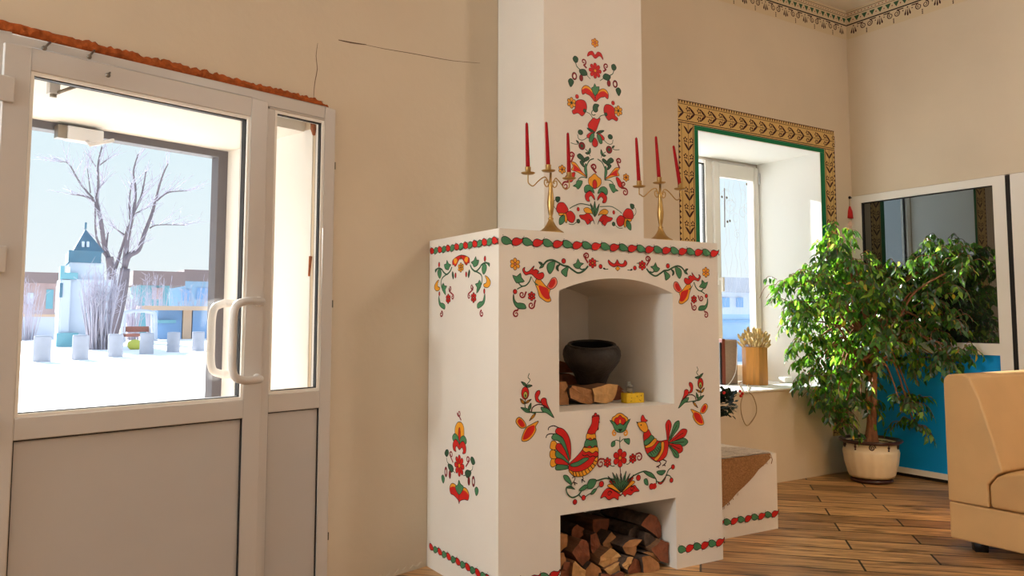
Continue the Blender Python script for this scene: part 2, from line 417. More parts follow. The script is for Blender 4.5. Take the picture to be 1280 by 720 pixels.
    def paisley(s, c, sz, k, ang=0, flip=1):
        ca, sa = math.cos(ang), math.sin(ang)
        T = lambda x, y: (c[0]+sz*(1.12*x*ca-y*flip*sa), c[1]+sz*(1.12*x*sa+y*flip*ca))
        s.poly([T(-.56, -.06), T(-.47, .24), T(-.22, .4), T(.08, .38), T(.32, .22), T(.54, .1), T(.78, .2), T(.68, -.06), T(.48, -.22), T(.2, -.36), T(-.15, -.4), T(-.43, -.3)], k, 'black', mirror=False, ow=s.ow)
        s.stroke([T(.4, -.2), T(.62, -.34), T(.6, -.5)], s.ow*.45, 'black', mirror=False, n=3)
        s.disc(T(.62, -.36), sz*.07, k='black', ol=None, n=6, mirror=False)
        s.disc(T(-.5, -.42), sz*.05, k='black', ol=None, n=6, mirror=False)
SKY = 1.0; SUN = 21.0; import math as _m
SUN_AZ = .16; SUN_EL = _m.radians(21); EXPO = 0.07
FILLC = (1, .80, .65)
FILLS = [('fill_light', (-4.9, -.92, 2.2), 430, (.83, .93, 1)), ('fill_light', (2.6, -3.1, 3.72), 92, (1, .89, .8))]  # unseen point lights added to brighten the room, no fixtures behind them
# ================================================================== ROOM SHELL
ZC = 3.97
RX0, RY0 = -5.2, -7.2
mb = MB(); mb.box(RX0, 4.9, RY0, 2.2, -.04, 0, 'floor'); struct(mb, 'floor')
mb = MB(); mb.box(RX0, 4.9, RY0, 2.9, ZC, ZC+.12, 'ceil'); struct(mb, 'ceiling')
mb = MB(); mb.box(RX0, 4.9, RY0-.2, RY0, 0, ZC, 'reveal'); struct(mb, 'wall_rear')
mb = MB(); mb.box(RX0-.2, RX0, RY0, 0, 0, ZC, 'reveal'); struct(mb, 'wall_side')
# ---- door positions measured on planes proud of the wall
DF, DL = -.03, -.045
FT = (hW(0, 38, DF)[1]+hW(406.7, 134, DF)[1])/2
FR = hW(419.9, 138.9, DF)[0]
LT = (hW(6.2, 52.6, DL)[1]+hW(335.8, 127, DL)[1])/2
LL = hW(6.2, 52.6, DL)[0]; LR = hW(335.8, 127, DL)[0]
GL = (hW(38.2, 88, DL)[0]+hW(18.5, 521.9, DL)[0])/2; GR = (hW(313.6, 145.8, DL)[0]+hW(304.7, 500.3, DL)[0])/2
GT = (hW(38.2, 88, DL)[1]+hW(313.6, 145.8, DL)[1])/2; GB = (hW(18.5, 521.9, DL)[1]+hW(304.7, 500.3, DL)[1])/2
PT = (hW(18.1, 550, DL)[1]+hW(300.5, 524.2, DL)[1])/2; PL = hW(16, 560, DL)[0]; PR = hW(300.5, 524.2, DL)[0]
SL_ = (hW(344.2, 137.5, DF)[0]+hW(336, 493.6, DF)[0])/2; SR_ = (hW(406, 150.7, DF)[0]+hW(399.9, 487.4, DF)[0])/2
ST = (hW(344.2, 137.5, DF)[1]+hW(406, 150.7, DF)[1])/2; SB = (hW(336, 493.6, DF)[1]+hW(399.9, 487.4, DF)[1])/2
SPT = (hW(335.6, 516, DF)[1]+hW(398.5, 510, DF)[1])/2
FL = LL-.055
VD = .88                                    # depth of the entrance recess
VR = hW(278, 300, VD)[0]; VC = hW(150, 168, VD)[1]; VL = FL-.05
# left wall, with the entrance recess through it
mb = MB()
mb.boxf(wl, -5.6, VL, 0, VD, 0, ZC, 'cream')
mb.boxf(wl, VR, 1.66, 0, VD, 0, ZC, 'cream')
HB = FT+.035
mb.boxf(wl, VL, VR, 0, .14, HB, ZC, 'cream')
mb.boxf(wl, VL, VR, .14, VD, max(VC, HB), ZC, 'cream')
# white paint of the recess
e = .004
mb.boxf(wl, VR-e, VR, .07, VD, 0, VC, 'reveal'); mb.boxf(wl, VL, VL+e, .07, VD, 0, VC, 'reveal')
mb.boxf(wl, VL, VR, .14, VD, VC-e if VC < HB else VC-e, max(VC, HB), 'reveal')
def wpt(px, py, h): s, z = hW(px, py); return wl(s, -h, z)
pw = Paint(mb, lambda u, v, h: wl(u, -h, v), base=.0006)
def crack(pts, w):
    pw.stroke([hW(*q) for q in pts], w, 'crack', taper=True, n=2, mirror=False)
crack([(397, 54), (395, 70), (396.5, 86), (394, 100), (392.5, 112), (392, 123)], .004)
crack([(423, 50), (440, 53.5), (458, 56)], .007)
crack([(452, 55), (480, 61), (510, 66), (540, 71.5), (566, 76), (600, 79)], .0035)
struct(mb, 'wall_left')
# rough broken plaster at the foot of the door wall (part of the baseboard line)
mb = MB()
V = []; n = 40
for i in range(n+1):
    s = -.56+(.55)*i/n
    zt = .02+.012*math.sin(i*1.7)+.01*random.random()
    V += [wl(s, -.004, 0), wl(s, -.004, zt*.7), wl(s, 0.003, zt*.7+.004)]
F = []
for i in range(n): F += [(3*i, 3*i+3, 3*i+4, 3*i+1), (3*i+1, 3*i+4, 3*i+5, 3*i+2)]
mb.add(V, F, 'cream'); struct(mb, 'baseboard_left')

# ---- window wall
BXL, BXR, BZT = hB(846.9, 123.3)[0], hB(1042.3, 164)[0], (hB(846.9, 123.3)[1]+hB(1042.3, 164)[1])/2
GXL, GXR, GZT = hB(872.4, 163.1)[0], hB(1025, 190.1)[0], (hB(872.4, 163.1)[1]+hB(1025, 190.1)[1])/2
SILL = .72; TH = .78; WD = .66
mb = MB()
mb.boxf(wb, 1.42, GXL, 0, TH, 0, ZC, 'cream'); mb.boxf(wb, GXR, X3+.25, 0, TH, 0, ZC, 'cream')
mb.boxf(wb, GXL, GXR, 0, TH, 0, SILL-.02, 'cream'); mb.boxf(wb, GXL, GXR, 0, TH, GZT, ZC, 'cream')
mb.boxf(wb, GXL, GXL+e, .002, WD, SILL, GZT, 'reveal'); mb.boxf(wb, GXR-e, GXR, .002, WD, SILL, GZT, 'reveal')
mb.boxf(wb, GXL, GXR, .002, WD, GZT-e, GZT, 'reveal')
# painted border round the recess
P2 = Paint(mb, lambda u, v, h: wb(u, -h, v), base=.0008, step=.0003, ow=.003)
gx0, gx1, gzt = hB(867.5, 157)[0], hB(1030.2, 186)[0], BZT-.172
def rect(p, x0, x1, z0, z1, k): p.poly([(x0, z0), (x1, z0), (x1, z1), (x0, z1)], k, None, smooth=False, mirror=False)
rect(P2, BXL, BXR, gzt, BZT, 'gold'); rect(P2, BXL, gx0, .3, gzt-.0005, 'gold'); rect(P2, gx1, BXR, .3, gzt-.0005, 'gold')
GB_ = .3
rect(P2, gx0, gx1, GZT, gzt-.002, 'bgreen'); rect(P2, gx0, GXL, SILL, GZT-.0005, 'bgreen'); rect(P2, GXR, gx1, SILL, GZT-.0005, 'bgreen')
def line(p, a, b, w, k): p.stroke([a, b], w, k, n=1, mirror=False)
def vine_unit(p, o, ux, uy, sc=1):
    # o origin, ux along the stem, uy across
    o = Vector(o); ux = Vector(ux); uy = Vector(uy)
    T = lambda a, b: tuple(o+ux*a*sc+uy*b*sc)
    for sgn in (1, -1):
        p.poly([T(.01, 0), T(.03, .022*sgn), T(.062, .043*sgn), T(.05, .018*sgn), T(.03, .004*sgn)], 'maroon', None, mirror=False, n=2)
        for q in range(5):
            a = 2*PI*q/5
            c = T(-.028+.013*math.cos(a), (.028+.013*math.sin(a)*sgn)*sgn)
            p.disc(c, .0068*sc, k='maroon', ol=None, n=6, mirror=False)
        p.stroke([T(-.05, 0), T(-.035, .02*sgn)], .003, 'maroon', n=1, mirror=False)
zc = (gzt+BZT)/2+.003
line(P2, (BXL, gzt+.018), (BXR, gzt+.018), .006, 'maroon'); line(P2, (BXL, gzt+.003), (BXR, gzt+.003), .006, 'maroon')
line(P2, (BXL, BZT-.03), (BXR, BZT-.03), .004, 'maroon'); line(P2, (BXL, BZT-.003), (BXR, BZT-.003), .005, 'maroon')
nd = 66
for i in range(nd):
    x = BXL+(BXR-BXL)*(i+.5)/nd
    P2.poly([(x-.007, BZT-.006), (x+.007, BZT-.006), (x+.002, BZT-.024), (x-.004, BZT-.024)], 'maroon', None, smooth=False, mirror=False)
line(P2, (BXL, zc-.01), (BXR, zc-.01), .004, 'maroon')
n = 16
for i in range(n): vine_unit(P2, (BXL+(BXR-BXL)*(i+.62)/n, zc-.01), (-1, 0), (0, 1), 1.12)
for (a, b, sg) in ((BXL, gx0, 1), (gx1, BXR, -1)):
    out_, inn = (a, b) if sg == 1 else (b, a)
    xc = inn-sg*.062
    line(P2, (out_+sg*.034, GB_), (out_+sg*.034, gzt), .004, 'maroon'); line(P2, (inn-sg*.012, GB_), (inn-sg*.012, gzt), .006, 'maroon')
    line(P2, (out_+sg*.003, GB_), (out_+sg*.003, gzt), .004, 'maroon'); line(P2, (xc, GB_), (xc, gzt), .004, 'maroon')
    z = gzt-.02
    while z > GB_+.03:
        P2.poly([(out_+sg*.005, z+.016), (out_+sg*.024, z), (out_+sg*.005, z-.012)], 'maroon', None, smooth=False, mirror=False); z -= .04
    z = gzt-.09
    while z > GB_+.06:
        vine_unit(P2, (xc, z), (0, 1), (1, 0), 1.12); z -= .124
# frieze under the ceiling
FZ = hB(907, 2.8)[1]*.35+hB(1057.5, 50)[1]*.65
def frieze(p, length, sign, x0):
    X = lambda q: x0+sign*q
    rect(p, min(X(0), X(length)), max(X(0), X(length)), FZ, ZC-.004, 'frieze')
    line(p, (X(0), FZ+.128), (X(length), FZ+.128), .011, 'black')
    for z, w in ((.205, .004), (.237, .004)): line(p, (X(0), FZ+z), (X(length), FZ+z), w, 'maroon')
    q = .03
    while q < length:
        p.poly([(X(q-.026), FZ+.19), (X(q+.026), FZ+.19), (X(q), FZ+.146)], 'dgreen', None, smooth=False, mirror=False)
        p.disc((X(q+.037), FZ+.165), .006, k='crimson', ol=None, n=6, mirror=False); q += .074
    q = .02
    while q < length: p.disc((X(q), FZ+.221), .0055, k='crimson', ol=None, n=6, mirror=False); q += .033
    q = .07; i = 0
    while q < length:
        if i % 2 == 0:
            for a in (-.5, 0, .5):
                b = (X(q+.012*math.sin(a)*2), FZ+.098); t = (X(q+.05*math.sin(a)), FZ+.098-.062*math.cos(a))
                p.petal(b, t, .0125, 'maroon', None, mirror=False)
            p.disc((X(q), FZ+.108), .007, k='maroon', ol=None, n=6, mirror=False)
        else:
            for sg in (1, -1):
                p.spiral((X(q+sg*.03), FZ+.083), .028, PI/2, 1.6, .009, 'maroon', cw=-sg*sign, mirror=False, tail=(X(q+sg*.09), FZ+.112))
                p.disc((X(q+sg*.085), FZ+.09), .006, k='maroon', ol=None, n=6, mirror=False)
            for dz in (.045, .03, .016): p.disc((X(q), FZ+dz), .0065, k='maroon', ol=None, n=6, mirror=False)
        q += .125; i += 1
frieze(P2, 2.6, -1, X3-.002)
# stained, flaking foot of the wall and the painted edge of the sill
struct(mb, 'wall_back')
mb = MB(); mb.boxf(wb, GXL-.02, GXR+.015, -.022, WD, SILL-.016, SILL, 'reveal')
o = mb.build('windowsill', None, bevel=.006); o['kind'] = 'structure'; o.name = 'trim_1'

# ---- right wall with glazed partition
RW = hR(1256.7, 219)[0]; WTOP = 2.319
g0, g1 = hR(1077, 252.8)[0], (hR(1243.2, 232.5)[0]+hR(1248.8, 429.6)[0])/2
gt3 = (hR(1077, 252.8)[1]+hR(1243.2, 232.5)[1])/2; gb3 = hR(1248.8, 429.6)[1]
bt3, bb3 = .9947, .0733
K0, K1 = hR(1257, 320)[0], hR(1268, 320)[0]
mb = MB()
mb.boxf(wr, 0, 9, 0, .2, WTOP, ZC, 'cream'); mb.boxf(wr, K1+1.2, 9, 0, .2, 0, WTOP, 'cream')
mb.boxf(wr, -.3, K1+1.2, .14, .2, 0, WTOP, 'cream')
P3 = Paint(mb, lambda u, v, h: wr(u, -h, v), base=.0008, step=.0003, ow=.003)
frieze(P3, 1.6, 1, .002)
struct(mb, 'wall_right')
wroot = empty('window_2', wr(RW/2, 0, 0)); wroot['kind'] = 'structure'
def rframe(fn, a0, a1, z0, z1, w, d0, d1, k, mb=None):
    mb = mb or MB()
    wl_, wr_, wb_, wt_ = w if isinstance(w, tuple) else (w,)*4
    mb.boxf(fn, a0, a0+wl_, d0, d1, z0, z1, k); mb.boxf(fn, a1-wr_, a1, d0, d1, z0, z1, k)
    mb.boxf(fn, a0+wl_, a1-wr_, d0, d1, z0, z0+wb_, k); mb.boxf(fn, a0+wl_, a1-wr_, d0, d1, z1-wt_, z1, k)
    return mb
mb = rframe(wr, .0, RW, .03, WTOP-.004, (g0, RW-g1, bb3-.03, WTOP-gt3-.004), -.012, .06, 'pvcw')
mb.boxf(wr, g0, g1, -.012, .06, bt3, gb3, 'pvcw'); struct(mb, 'frame', wroot)
mb = MB(); mb.boxf(wr, g0, g1, .012, .03, gb3, gt3, 'darkglass'); struct(mb, 'pane', wroot)
mb = rframe(wr, g0, g1, gb3, gt3, .006, -.004, .012, 'gasket'); struct(mb, 'gasket', wroot)
mb = MB(); mb.boxf(wr, g0, g1, .004, .03, bb3, bt3, 'blue'); struct(mb, 'panel', wroot)
mb = MB(); mb.boxf(wr, 0, K1+1.2, .02, .1, 0, .03, 'darkgap'); mb.boxf(wr, RW+.001, K1-.001, -.0118, .1, 0.03, WTOP-.01, 'darkgap'); struct(mb, 'trim_2')
droot2 = empty('door_2', wr(K1+.5, 0, 0)); droot2['kind'] = 'structure'
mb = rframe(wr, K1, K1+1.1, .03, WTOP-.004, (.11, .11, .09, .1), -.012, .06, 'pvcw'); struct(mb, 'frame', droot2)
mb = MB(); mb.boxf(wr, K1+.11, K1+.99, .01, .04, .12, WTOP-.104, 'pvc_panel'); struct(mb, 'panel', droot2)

# ---- window in the deep recess
w1 = empty('window_1', wb((GXL+GXR)/2, WD, SILL)); w1['kind'] = 'structure'
def hw(px, py): return hB(px, py, WD)
SX0 = hw(893, 250)[0]; SX1 = GXR-.004; SZ1 = hw(924, 207.5)[1]; gx_0, gx_1, gz1 = hw(899.5, 260)[0], hw(943, 260)[0], hw(920, 223)[1]
WZT = GZT-.004; SZ0 = SILL+.05; gz0 = SZ0+.085
mb = rframe(wb, GXL+.004, SX1, SILL, WZT, (.06, .03, .05, WZT-SZ1-.012), WD+.01, WD+.08, 'pvcw'); mb.boxf(wb, SX0-.075, SX0+.01, WD+.01, WD+.08, SILL, WZT, 'pvcw'); struct(mb, 'frame', w1)
mb = rframe(wb, SX0, SX1-.004, SZ0, SZ1, (gx_0-SX0, SX1-.004-gx_1, gz0-SZ0, SZ1-gz1), WD-.018, WD+.055, 'pvcw'); s = struct(mb, 'sash', w1, bevel=.005)
mb = rframe(wb, gx_0, gx_1, gz0, gz1, .008, WD-.012, WD+.02, 'bead'); struct(mb, 'bead', w1)
mb = MB(); mb.boxf(wb, gx_0, gx_1, WD+.02, WD+.026, gz0, gz1, 'glassw'); struct(mb, 'pane', w1)
fx0, fx1 = GXL+.064, SX0-.075
mb = MB(); mb.boxf(wb, fx0, fx1, WD+.035, WD+.041, SILL+.05, SZ1-.012, 'glassw'); struct(mb, 'pane', w1)
mb = rframe(wb, fx0, fx1, SILL+.05, SZ1-.012, .01, WD+.028, WD+.05, 'gasket'); struct(mb, 'gasket', w1)
mb = MB()
hx = (SX0+gx_0)/2; hz = hw(902, 349)[1]
mb.boxf(wb, hx-.014, hx+.014, WD-.03, WD-.018, hz-.05, hz+.05, 'pvcw'); mb.tube([wb(hx, WD-.03, hz), wb(hx, WD-.06, hz)], .011, 'pvcw'); mb.boxf(wb, hx-.011, hx+.011, WD-.075, WD-.055, hz-.11, hz+.012, 'pvcw'); struct(mb, 'handle', w1)
mb = MB()
for z in (SZ0+.15, SZ1-.1): mb.tube([wb(SX1-.008, WD-.028, z-.05), wb(SX1-.008, WD-.028, z+.05)], .009, 'closer')
struct(mb, 'hinge', w1)
# frosty swirls and hung strings of decoration behind the pane
mb = MB(); pg = Paint(mb, lambda u, v, h: wb(u, WD+.018-h, v), base=.0005)
rnd = random.Random(5)
for i in range(5):
    x = gx_0+.1+(gx_1-gx_0-.16)*i/4.5; z = gz1-.03; pts = [(x, z)]
    while z > gz0+.5: z -= .09; pts.append((x+rnd.uniform(-.022, .022), z))
    pg.stroke(pts, .0022, 'closer', mirror=False, n=3)
for i in range(9):
    pg.spiral((rnd.uniform(gx_0+.05, gx_1-.05), rnd.uniform(gz1-.5, gz1-.06)), rnd.uniform(.04, .09), rnd.uniform(0, 6), rnd.uniform(.8, 1.6), .0024, 'closer', mirror=False)
a = hw(909, 235); b = hw(909.5, 284)
pg.stroke([a, ((a[0]+b[0])/2, (a[1]+b[1])/2), b], .016, 'concrete', mirror=False)
for q in ((906, 246), (912, 247), (913, 277), (916, 276), (937, 230)): pg.disc(hw(*q), .012, k='steel', ol=None, n=8, mirror=False)
struct(mb, 'window_ornament', w1)

# ================================================================== ENTRANCE DOOR
d1 = empty('door_1', wl((FL+FR)/2, 0, 0)); d1['kind'] = 'structure'
MUL0, MUL1 = LR-.02, SL_-.012
mb = MB()
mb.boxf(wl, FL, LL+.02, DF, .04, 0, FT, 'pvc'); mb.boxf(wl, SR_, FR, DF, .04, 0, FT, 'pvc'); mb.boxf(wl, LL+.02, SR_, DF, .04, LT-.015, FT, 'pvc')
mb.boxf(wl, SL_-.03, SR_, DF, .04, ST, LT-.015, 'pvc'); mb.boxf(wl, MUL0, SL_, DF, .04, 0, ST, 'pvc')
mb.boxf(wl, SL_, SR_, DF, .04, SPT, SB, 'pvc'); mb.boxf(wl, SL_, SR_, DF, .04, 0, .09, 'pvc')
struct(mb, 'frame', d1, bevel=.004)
def bead(a0, a1, z0, z1, d, name, w=.011, root=d1, k='bead', proj=.007):
    m = rframe(wl, a0, a1, z0, z1, w, d-proj, d+.03, k); return struct(m, name, root)
mb = MB(); mb.boxf(wl, SL_, SR_, .0, .006, SB, ST, 'glass'); struct(mb, 'pane', d1)
mb = rframe(wl, SL_, SR_, SB, ST, .012, DF+.004, .02, 'bead'); struct(mb, 'bead', d1)
mb = rframe(wl, SL_+.012, SR_-.012, SB+.012, ST-.012, .004, DF+.012, .0, 'gasket'); struct(mb, 'gasket', d1)
mb = rframe(wl, SL_, SR_, .09, SPT, .004, DF+.006, .01, 'gasket'); struct(mb, 'gasket', d1)
mb = MB(); mb.boxf(wl, SL_, SR_, DF+.012, .02, .09, SPT, 'pvc_panel'); struct(mb, 'panel', d1)
# leaf
lf = empty('leaf', wl((LL+LR)/2, 0, 0)-Vector(d1.location)); lf.parent = d1; lf['kind'] = 'structure'
mb = MB()
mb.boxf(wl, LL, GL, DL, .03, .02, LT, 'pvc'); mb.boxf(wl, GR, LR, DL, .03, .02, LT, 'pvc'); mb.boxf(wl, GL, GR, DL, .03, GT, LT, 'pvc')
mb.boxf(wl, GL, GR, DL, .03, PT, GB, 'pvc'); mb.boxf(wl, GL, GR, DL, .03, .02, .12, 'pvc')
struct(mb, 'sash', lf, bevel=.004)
mb = MB(); mb.boxf(wl, GL, GR, -.004, .002, GB, GT, 'glass'); struct(mb, 'pane', lf)
mb = rframe(wl, GL, GR, GB, GT, .012, DL+.004, .012, 'bead'); struct(mb, 'bead', lf)
mb = rframe(wl, GL+.012, GR-.012, GB+.012, GT-.012, .004, DL+.016, 0, 'gasket'); struct(mb, 'gasket', lf)
mb = MB(); mb.boxf(wl, GL, GR, DL+.014, .02, .12, PT, 'pvc_panel'); struct(mb, 'panel', lf)
mb = rframe(wl, GL, GR, .12, PT, .005, DL+.006, .012, 'gasket'); struct(mb, 'gasket', lf)
for q in ((6, 111), (3, 324), (3, 540)):
    s_, z_ = hW(*q, DL); mb = MB(); mb.boxf(wl, LL-.05, LL+.035, DL-.012, DL, z_-.045, z_+.045, 'pvc'); struct(mb, 'hinge', lf, bevel=.004)
# pull handles, inside and outside
def handle(da, dg, px0, pyt, pyb, pxg, name, lab):
    s_a, zt = hW(px0, pyt, da); _, zb_ = hW(px0, pyb, da)
    sg = hW(pxg, (pyt+pyb)/2, dg)[0]
    pts = [(s_a, da, zt), (s_a-.01, da+(dg-da)*.55, zt), (s_a+(sg-s_a)*.45, dg, zt), (sg+.05, dg, zt-.002), (sg+.012, dg, zt-.02), (sg, dg, zt-.07), (sg, dg, (zt+zb_)/2),
           (sg, dg, zb_+.07), (sg+.012, dg, zb_+.02), (sg+.05, dg, zb_+.002), (s_a+(sg-s_a)*.45, dg, zb_), (s_a-.01, da+(dg-da)*.55, zb_), (s_a, da, zb_)]
    m = MB(); m.tube(cr([wl(*p) for p in pts], False, 5), .0165, 'pvc', 14)
    for z in (zt, zb_): m.tube([wl(s_a, da, z), wl(s_a, da+(.004 if dg > da else -.004), z)], .021, 'bead', 14)
    o = struct(m, name, lf); o['label'] = lab
handle(DL, DL-.075, 323, 377, 473, 291, 'handle', 'curved pull handle on the room side')
handle(.03, .10, 306, 379, 468, 264, 'handle', 'curved pull handle on the outer side, seen through the glass')
# mounting screws in the head of the frame
for q, t in (((55, 60), (63, 53)), ((111, 71), (118, 63)), ((134.5, 94), (139, 89))):
    s_, z_ = hW(*q, DL-.02); s2, z2 = hW(*t, DF)
    mb = MB(); mb.tube([wl(s2, DF, z2), wl(s_, DL-.02, z_)], .004, 'steel', 8); mb.tube([wl(s_, DL-.02, z_), wl(s_, DL-.026, z_-.002)], .0085, 'steel', 10); struct(mb, 'screw', d1)
# anchor brackets at the right edge
for py in (208, 380, 667):
    z_ = hW(422, py)[1]; mb = MB(); mb.boxf(wl, FR-.005, FR+.022, -.006, -.001, z_-.017, z_+.017, 'bracket'); mb.tube([wl(FR+.008, -.006, z_), wl(FR+.008, -.009, z_)], .005, 'gasket', 8); struct(mb, 'bracket', d1)
# orange mounting foam over the frame
mb = MB(); rnd = random.Random(3); N = 150; NR = 7
V = []; F = []
s0, s1 = FL-.3, hW(406, 133)[0]+.0
for i in range(N+1):
    t = i/N; s = s0+(s1-s0)*t
    hgt = (.05-.012*t)*(1+.0*t); big = rnd.uniform(-.006, .009) if t > .35 else rnd.uniform(-.002, .003)
    if t > .985: hgt *= .55
    for j in range(NR):
        a = PI*j/(NR-1)
        dd = -.012-(.016+rnd.uniform(-.004, .004))*math.sin(a); z = FT-.004+(hgt+big)*(1-math.cos(a))/2
        V.append(wl(s, dd if 0 < j < NR-1 else .01, z))
for i in range(N):
    for j in range(NR-1): F.append((i*NR+j, (i+1)*NR+j, (i+1)*NR+j+1, i*NR+j+1))
mb.add(V, F, 'foam', True)
q0 = hW(396, 153, .02); q1 = hW(397, 168, .02)
mb.tube([wl(q0[0], .05, q0[1]), wl(q0[0]+.003, .05, (q0[1]+q1[1])/2), wl(q1[0], .05, q1[1])], [.012, .014, .006], 'foam', 8)
q0 = hW(393, 320, .02); q1 = hW(391, 345, .02)
mb.tube([wl(q0[0], .05, q0[1]), wl(q1[0], .05, q1[1])], [.008, .005], 'foam', 8)
struct(mb, 'trim_3')
# outer steel door frame at the far end of the recess
def hv(px, py, d=VD): return hW(px, py, d)
mb = MB(); BT = VC; BB = hv(150, 178.5)[1]; p0 = hv(265.5, 300)[0]
mb.boxf(wl, VL, VR, VD-.04, VD+.03, BB, BT+.02, 'darkframe'); mb.boxf(wl, p0, VR, VD-.04, VD+.03, 0, BB, 'darkframe'); mb.boxf(wl, VL, VL+.06, VD-.04, VD+.03, 0, BB, 'darkframe')
struct(mb, 'door_3')
# door closers
t = empty('door_closer', wl(hv(103, 168)[0], VD-.09, hv(103, 168)[1]), 'pale grey door closer body fixed on the dark outer door frame', 'door closer')
a_, z0_ = hv(76, 166, VD-.1); b_, z1_ = hv(130, 172, VD-.1)
zm = hv(104, 168, VD-.1)[1]
mb = MB(); mb.boxf(wl, a_+.03, b_, VD-.1, VD-.04, zm-.032, zm+.032, 'closer'); mb.build('body', t, bevel=.006)
mb = MB(); mb.boxf(wl, a_-.01, a_+.03, VD-.095, VD-.045, zm-.03, zm+.03, 'steel'); mb.build('valve_cap', t, bevel=.004)
mb = MB(); mb.tube([wl((a_+b_)/2+.02, VD-.1, zm-.03), wl((a_+b_)/2+.02, VD-.13, zm-.05), wl((a_+b_)/2+.12, VD-.15, zm-.015)], .009, 'closer'); mb.build('arm', t)
s_, z_ = hW(66, 118, .16); s2, z2 = hW(67, 96, .16); s3, z3 = hW(104, 105, .09)
t = empty('closer_linkage', wl(s_, .16, z_), 'thin grey closer linkage hanging from a bracket behind the top left of the door glass', 'door linkage')
mb = MB(); mb.boxf(wl, s2-.018, s2+.018, .14, .175, z_, VC+.0, 'closer'); mb.build('bracket', t)
mb = MB(); mb.tube([wl(s_, .155, z_), wl((s_+s3)/2, .12, (z_+z3)/2), wl(s3, .06, z3)], .007, 'steel'); mb.tube([wl(s_, .155, z_-.012), wl(s_, .155, z_+.012)], .012, 'steel'); mb.build('rod', t)
# ================================================================== PAINTED STOVE
stove = empty('painted_stove', (W/2, D/2, 0), 'white plastered Russian stove painted with red and green folk flowers and two birds', 'stove')
NXL, NXR, NZB, NZS, NXA, NZA = .3294, 1.0466, .8227, 1.3873, .667, 1.4555
LXL, LXR, LZT = .3325, 1.0483, .353
CHX0, CHX1, CHY = .507, 1.191, .384
ND, LD = .72, .68
yw = lambda x: D+math.tan(A1)*x          # door wall behind the stove
mb = MB()
cxm = (NXL+NXR)/2; hh = NZA-NZS; hw_ = (NXR-NXL)/2; R_ = (hw_*hw_+hh*hh)/(2*hh); th = math.asin(hw_/R_)
arc = [(cxm+R_*math.sin(-th+2*th*i/24), NZA-R_+R_*math.cos(-th+2*th*i/24)) for i in range(25)]
outer = [(0, 0), (LXL, 0), (LXL, LZT), (LXR, LZT), (LXR, 0), (W, 0), (W, H), (0, H)]
hole = [(NXL, NZB)]+arc+[(NXR, NZB)]
loops = [[Vector((p[0], p[1], 0)) for p in outer], [Vector((p[0], p[1], 0)) for p in hole]]
allp = outer+hole
mb.add([Vector((p[0], 0, p[1])) for p in allp], tessellate_polygon(loops), 'stove')
# niche shell: floor, sides, vault, back
ring = hole+[hole[0]]
for i in range(len(hole)):
    a, b = hole[i], hole[(i+1) % len(hole)]
    mb.quad((a[0], 0, a[1]), (b[0], 0, b[1]), (b[0], ND, b[1]), (a[0], ND, a[1]), 'stove')
mb.add([Vector((p[0], ND, p[1])) for p in hole], tessellate_polygon([[Vector((p[0], p[1], 0)) for p in hole]]), 'stove')
lo = [(LXL, 0), (LXL, LZT), (LXR, LZT), (LXR, 0)]
for i in range(3):
    a, b = lo[i], lo[i+1]; mb.quad((a[0], 0, a[1]), (b[0], 0, b[1]), (b[0], LD, b[1]), (a[0], LD, a[1]), 'stove')
mb.quad((LXL, LD, 0), (LXR, LD, 0), (LXR, LD, LZT), (LXL, LD, LZT), 'stove')
mb.quad((0, 0, 0), (0, D-.002, 0), (0, D-.002, H), (0, 0, H), 'stove'); mb.quad((W, 0, 0), (W, 1.125, 0), (W, 1.125, H), (W, 0, H), 'stove')
mb.quad((0, 0, H), (W, 0, H), (W, 1.125, H), (0, D-.002, H), 'stove'); mb.quad((0, D-.002, 0), (W, 1.125, 0), (W, 1.125, H), (0, D-.002, H), 'stove')
class Crop:
    def __init__(s, ox, oy, sc, pr, K): s.ox, s.oy, s.sc, s.pr, s.K = ox, oy, sc, pr, K
    def __call__(s, X, Y): return s.pr(s.ox+X/s.sc, s.oy+Y/s.sc)
    def P(s, *q): return [s(q[i], q[i+1]) for i in range(0, len(q), 2)]
    def r(s, v): return v/s.sc*s.K
prF = lambda x, y: (lambda h: (h.x, h.z))(hY(x, y, 0))
prL = lambda x, y: (lambda h: (h.y, h.z))(hX(x, y, 0))
prC = lambda x, y: (lambda h: (h.x, h.z))(hY(x, y, CHY))
PF = Paint(mb, lambda u, v, h: Vector((u, -h, v))); PF.mir = (prF(644, 330)[0]+prF(882, 336)[0])/2
PL = Paint(mb, lambda u, v, h: Vector((-h, u, v))); PL.mir = (prL(551.9, 393)[0]+prL(601.9, 394.4)[0])/2
PF.sw = PL.sw = 1.4
# --- paisley bands
def band(p, u0, u1, z, sz, sp, first='red', flip=False, sgn=1):
    n = max(1, round(abs(u1-u0)/sp)); d = (u1-u0)/n
    for i in range(n):
        k = first if i % 2 == 0 else ('green' if first == 'red' else 'red')
        p.paisley((u0+d*(i+.5), z), sz, k, ang=(PI if flip else 0)+(.3 if k == 'red' else -.3), flip=1 if k == 'red' else -1)
zb1 = prF(760, 305)[1]
band(PF, .012, W-.008, H-.056, .045, .0555, 'green')
band(PL, D-.01, .0, H-.056, .041, .0475, 'red', flip=True)
band(PL, D-.03, .0, .105, .039, .0505, 'red', flip=True)
band(PF, LXR+.01, W-.0, .092, .045, .0555, 'green')
band(PF, LXL-.01, .0, .092, .045, .0555, 'red')
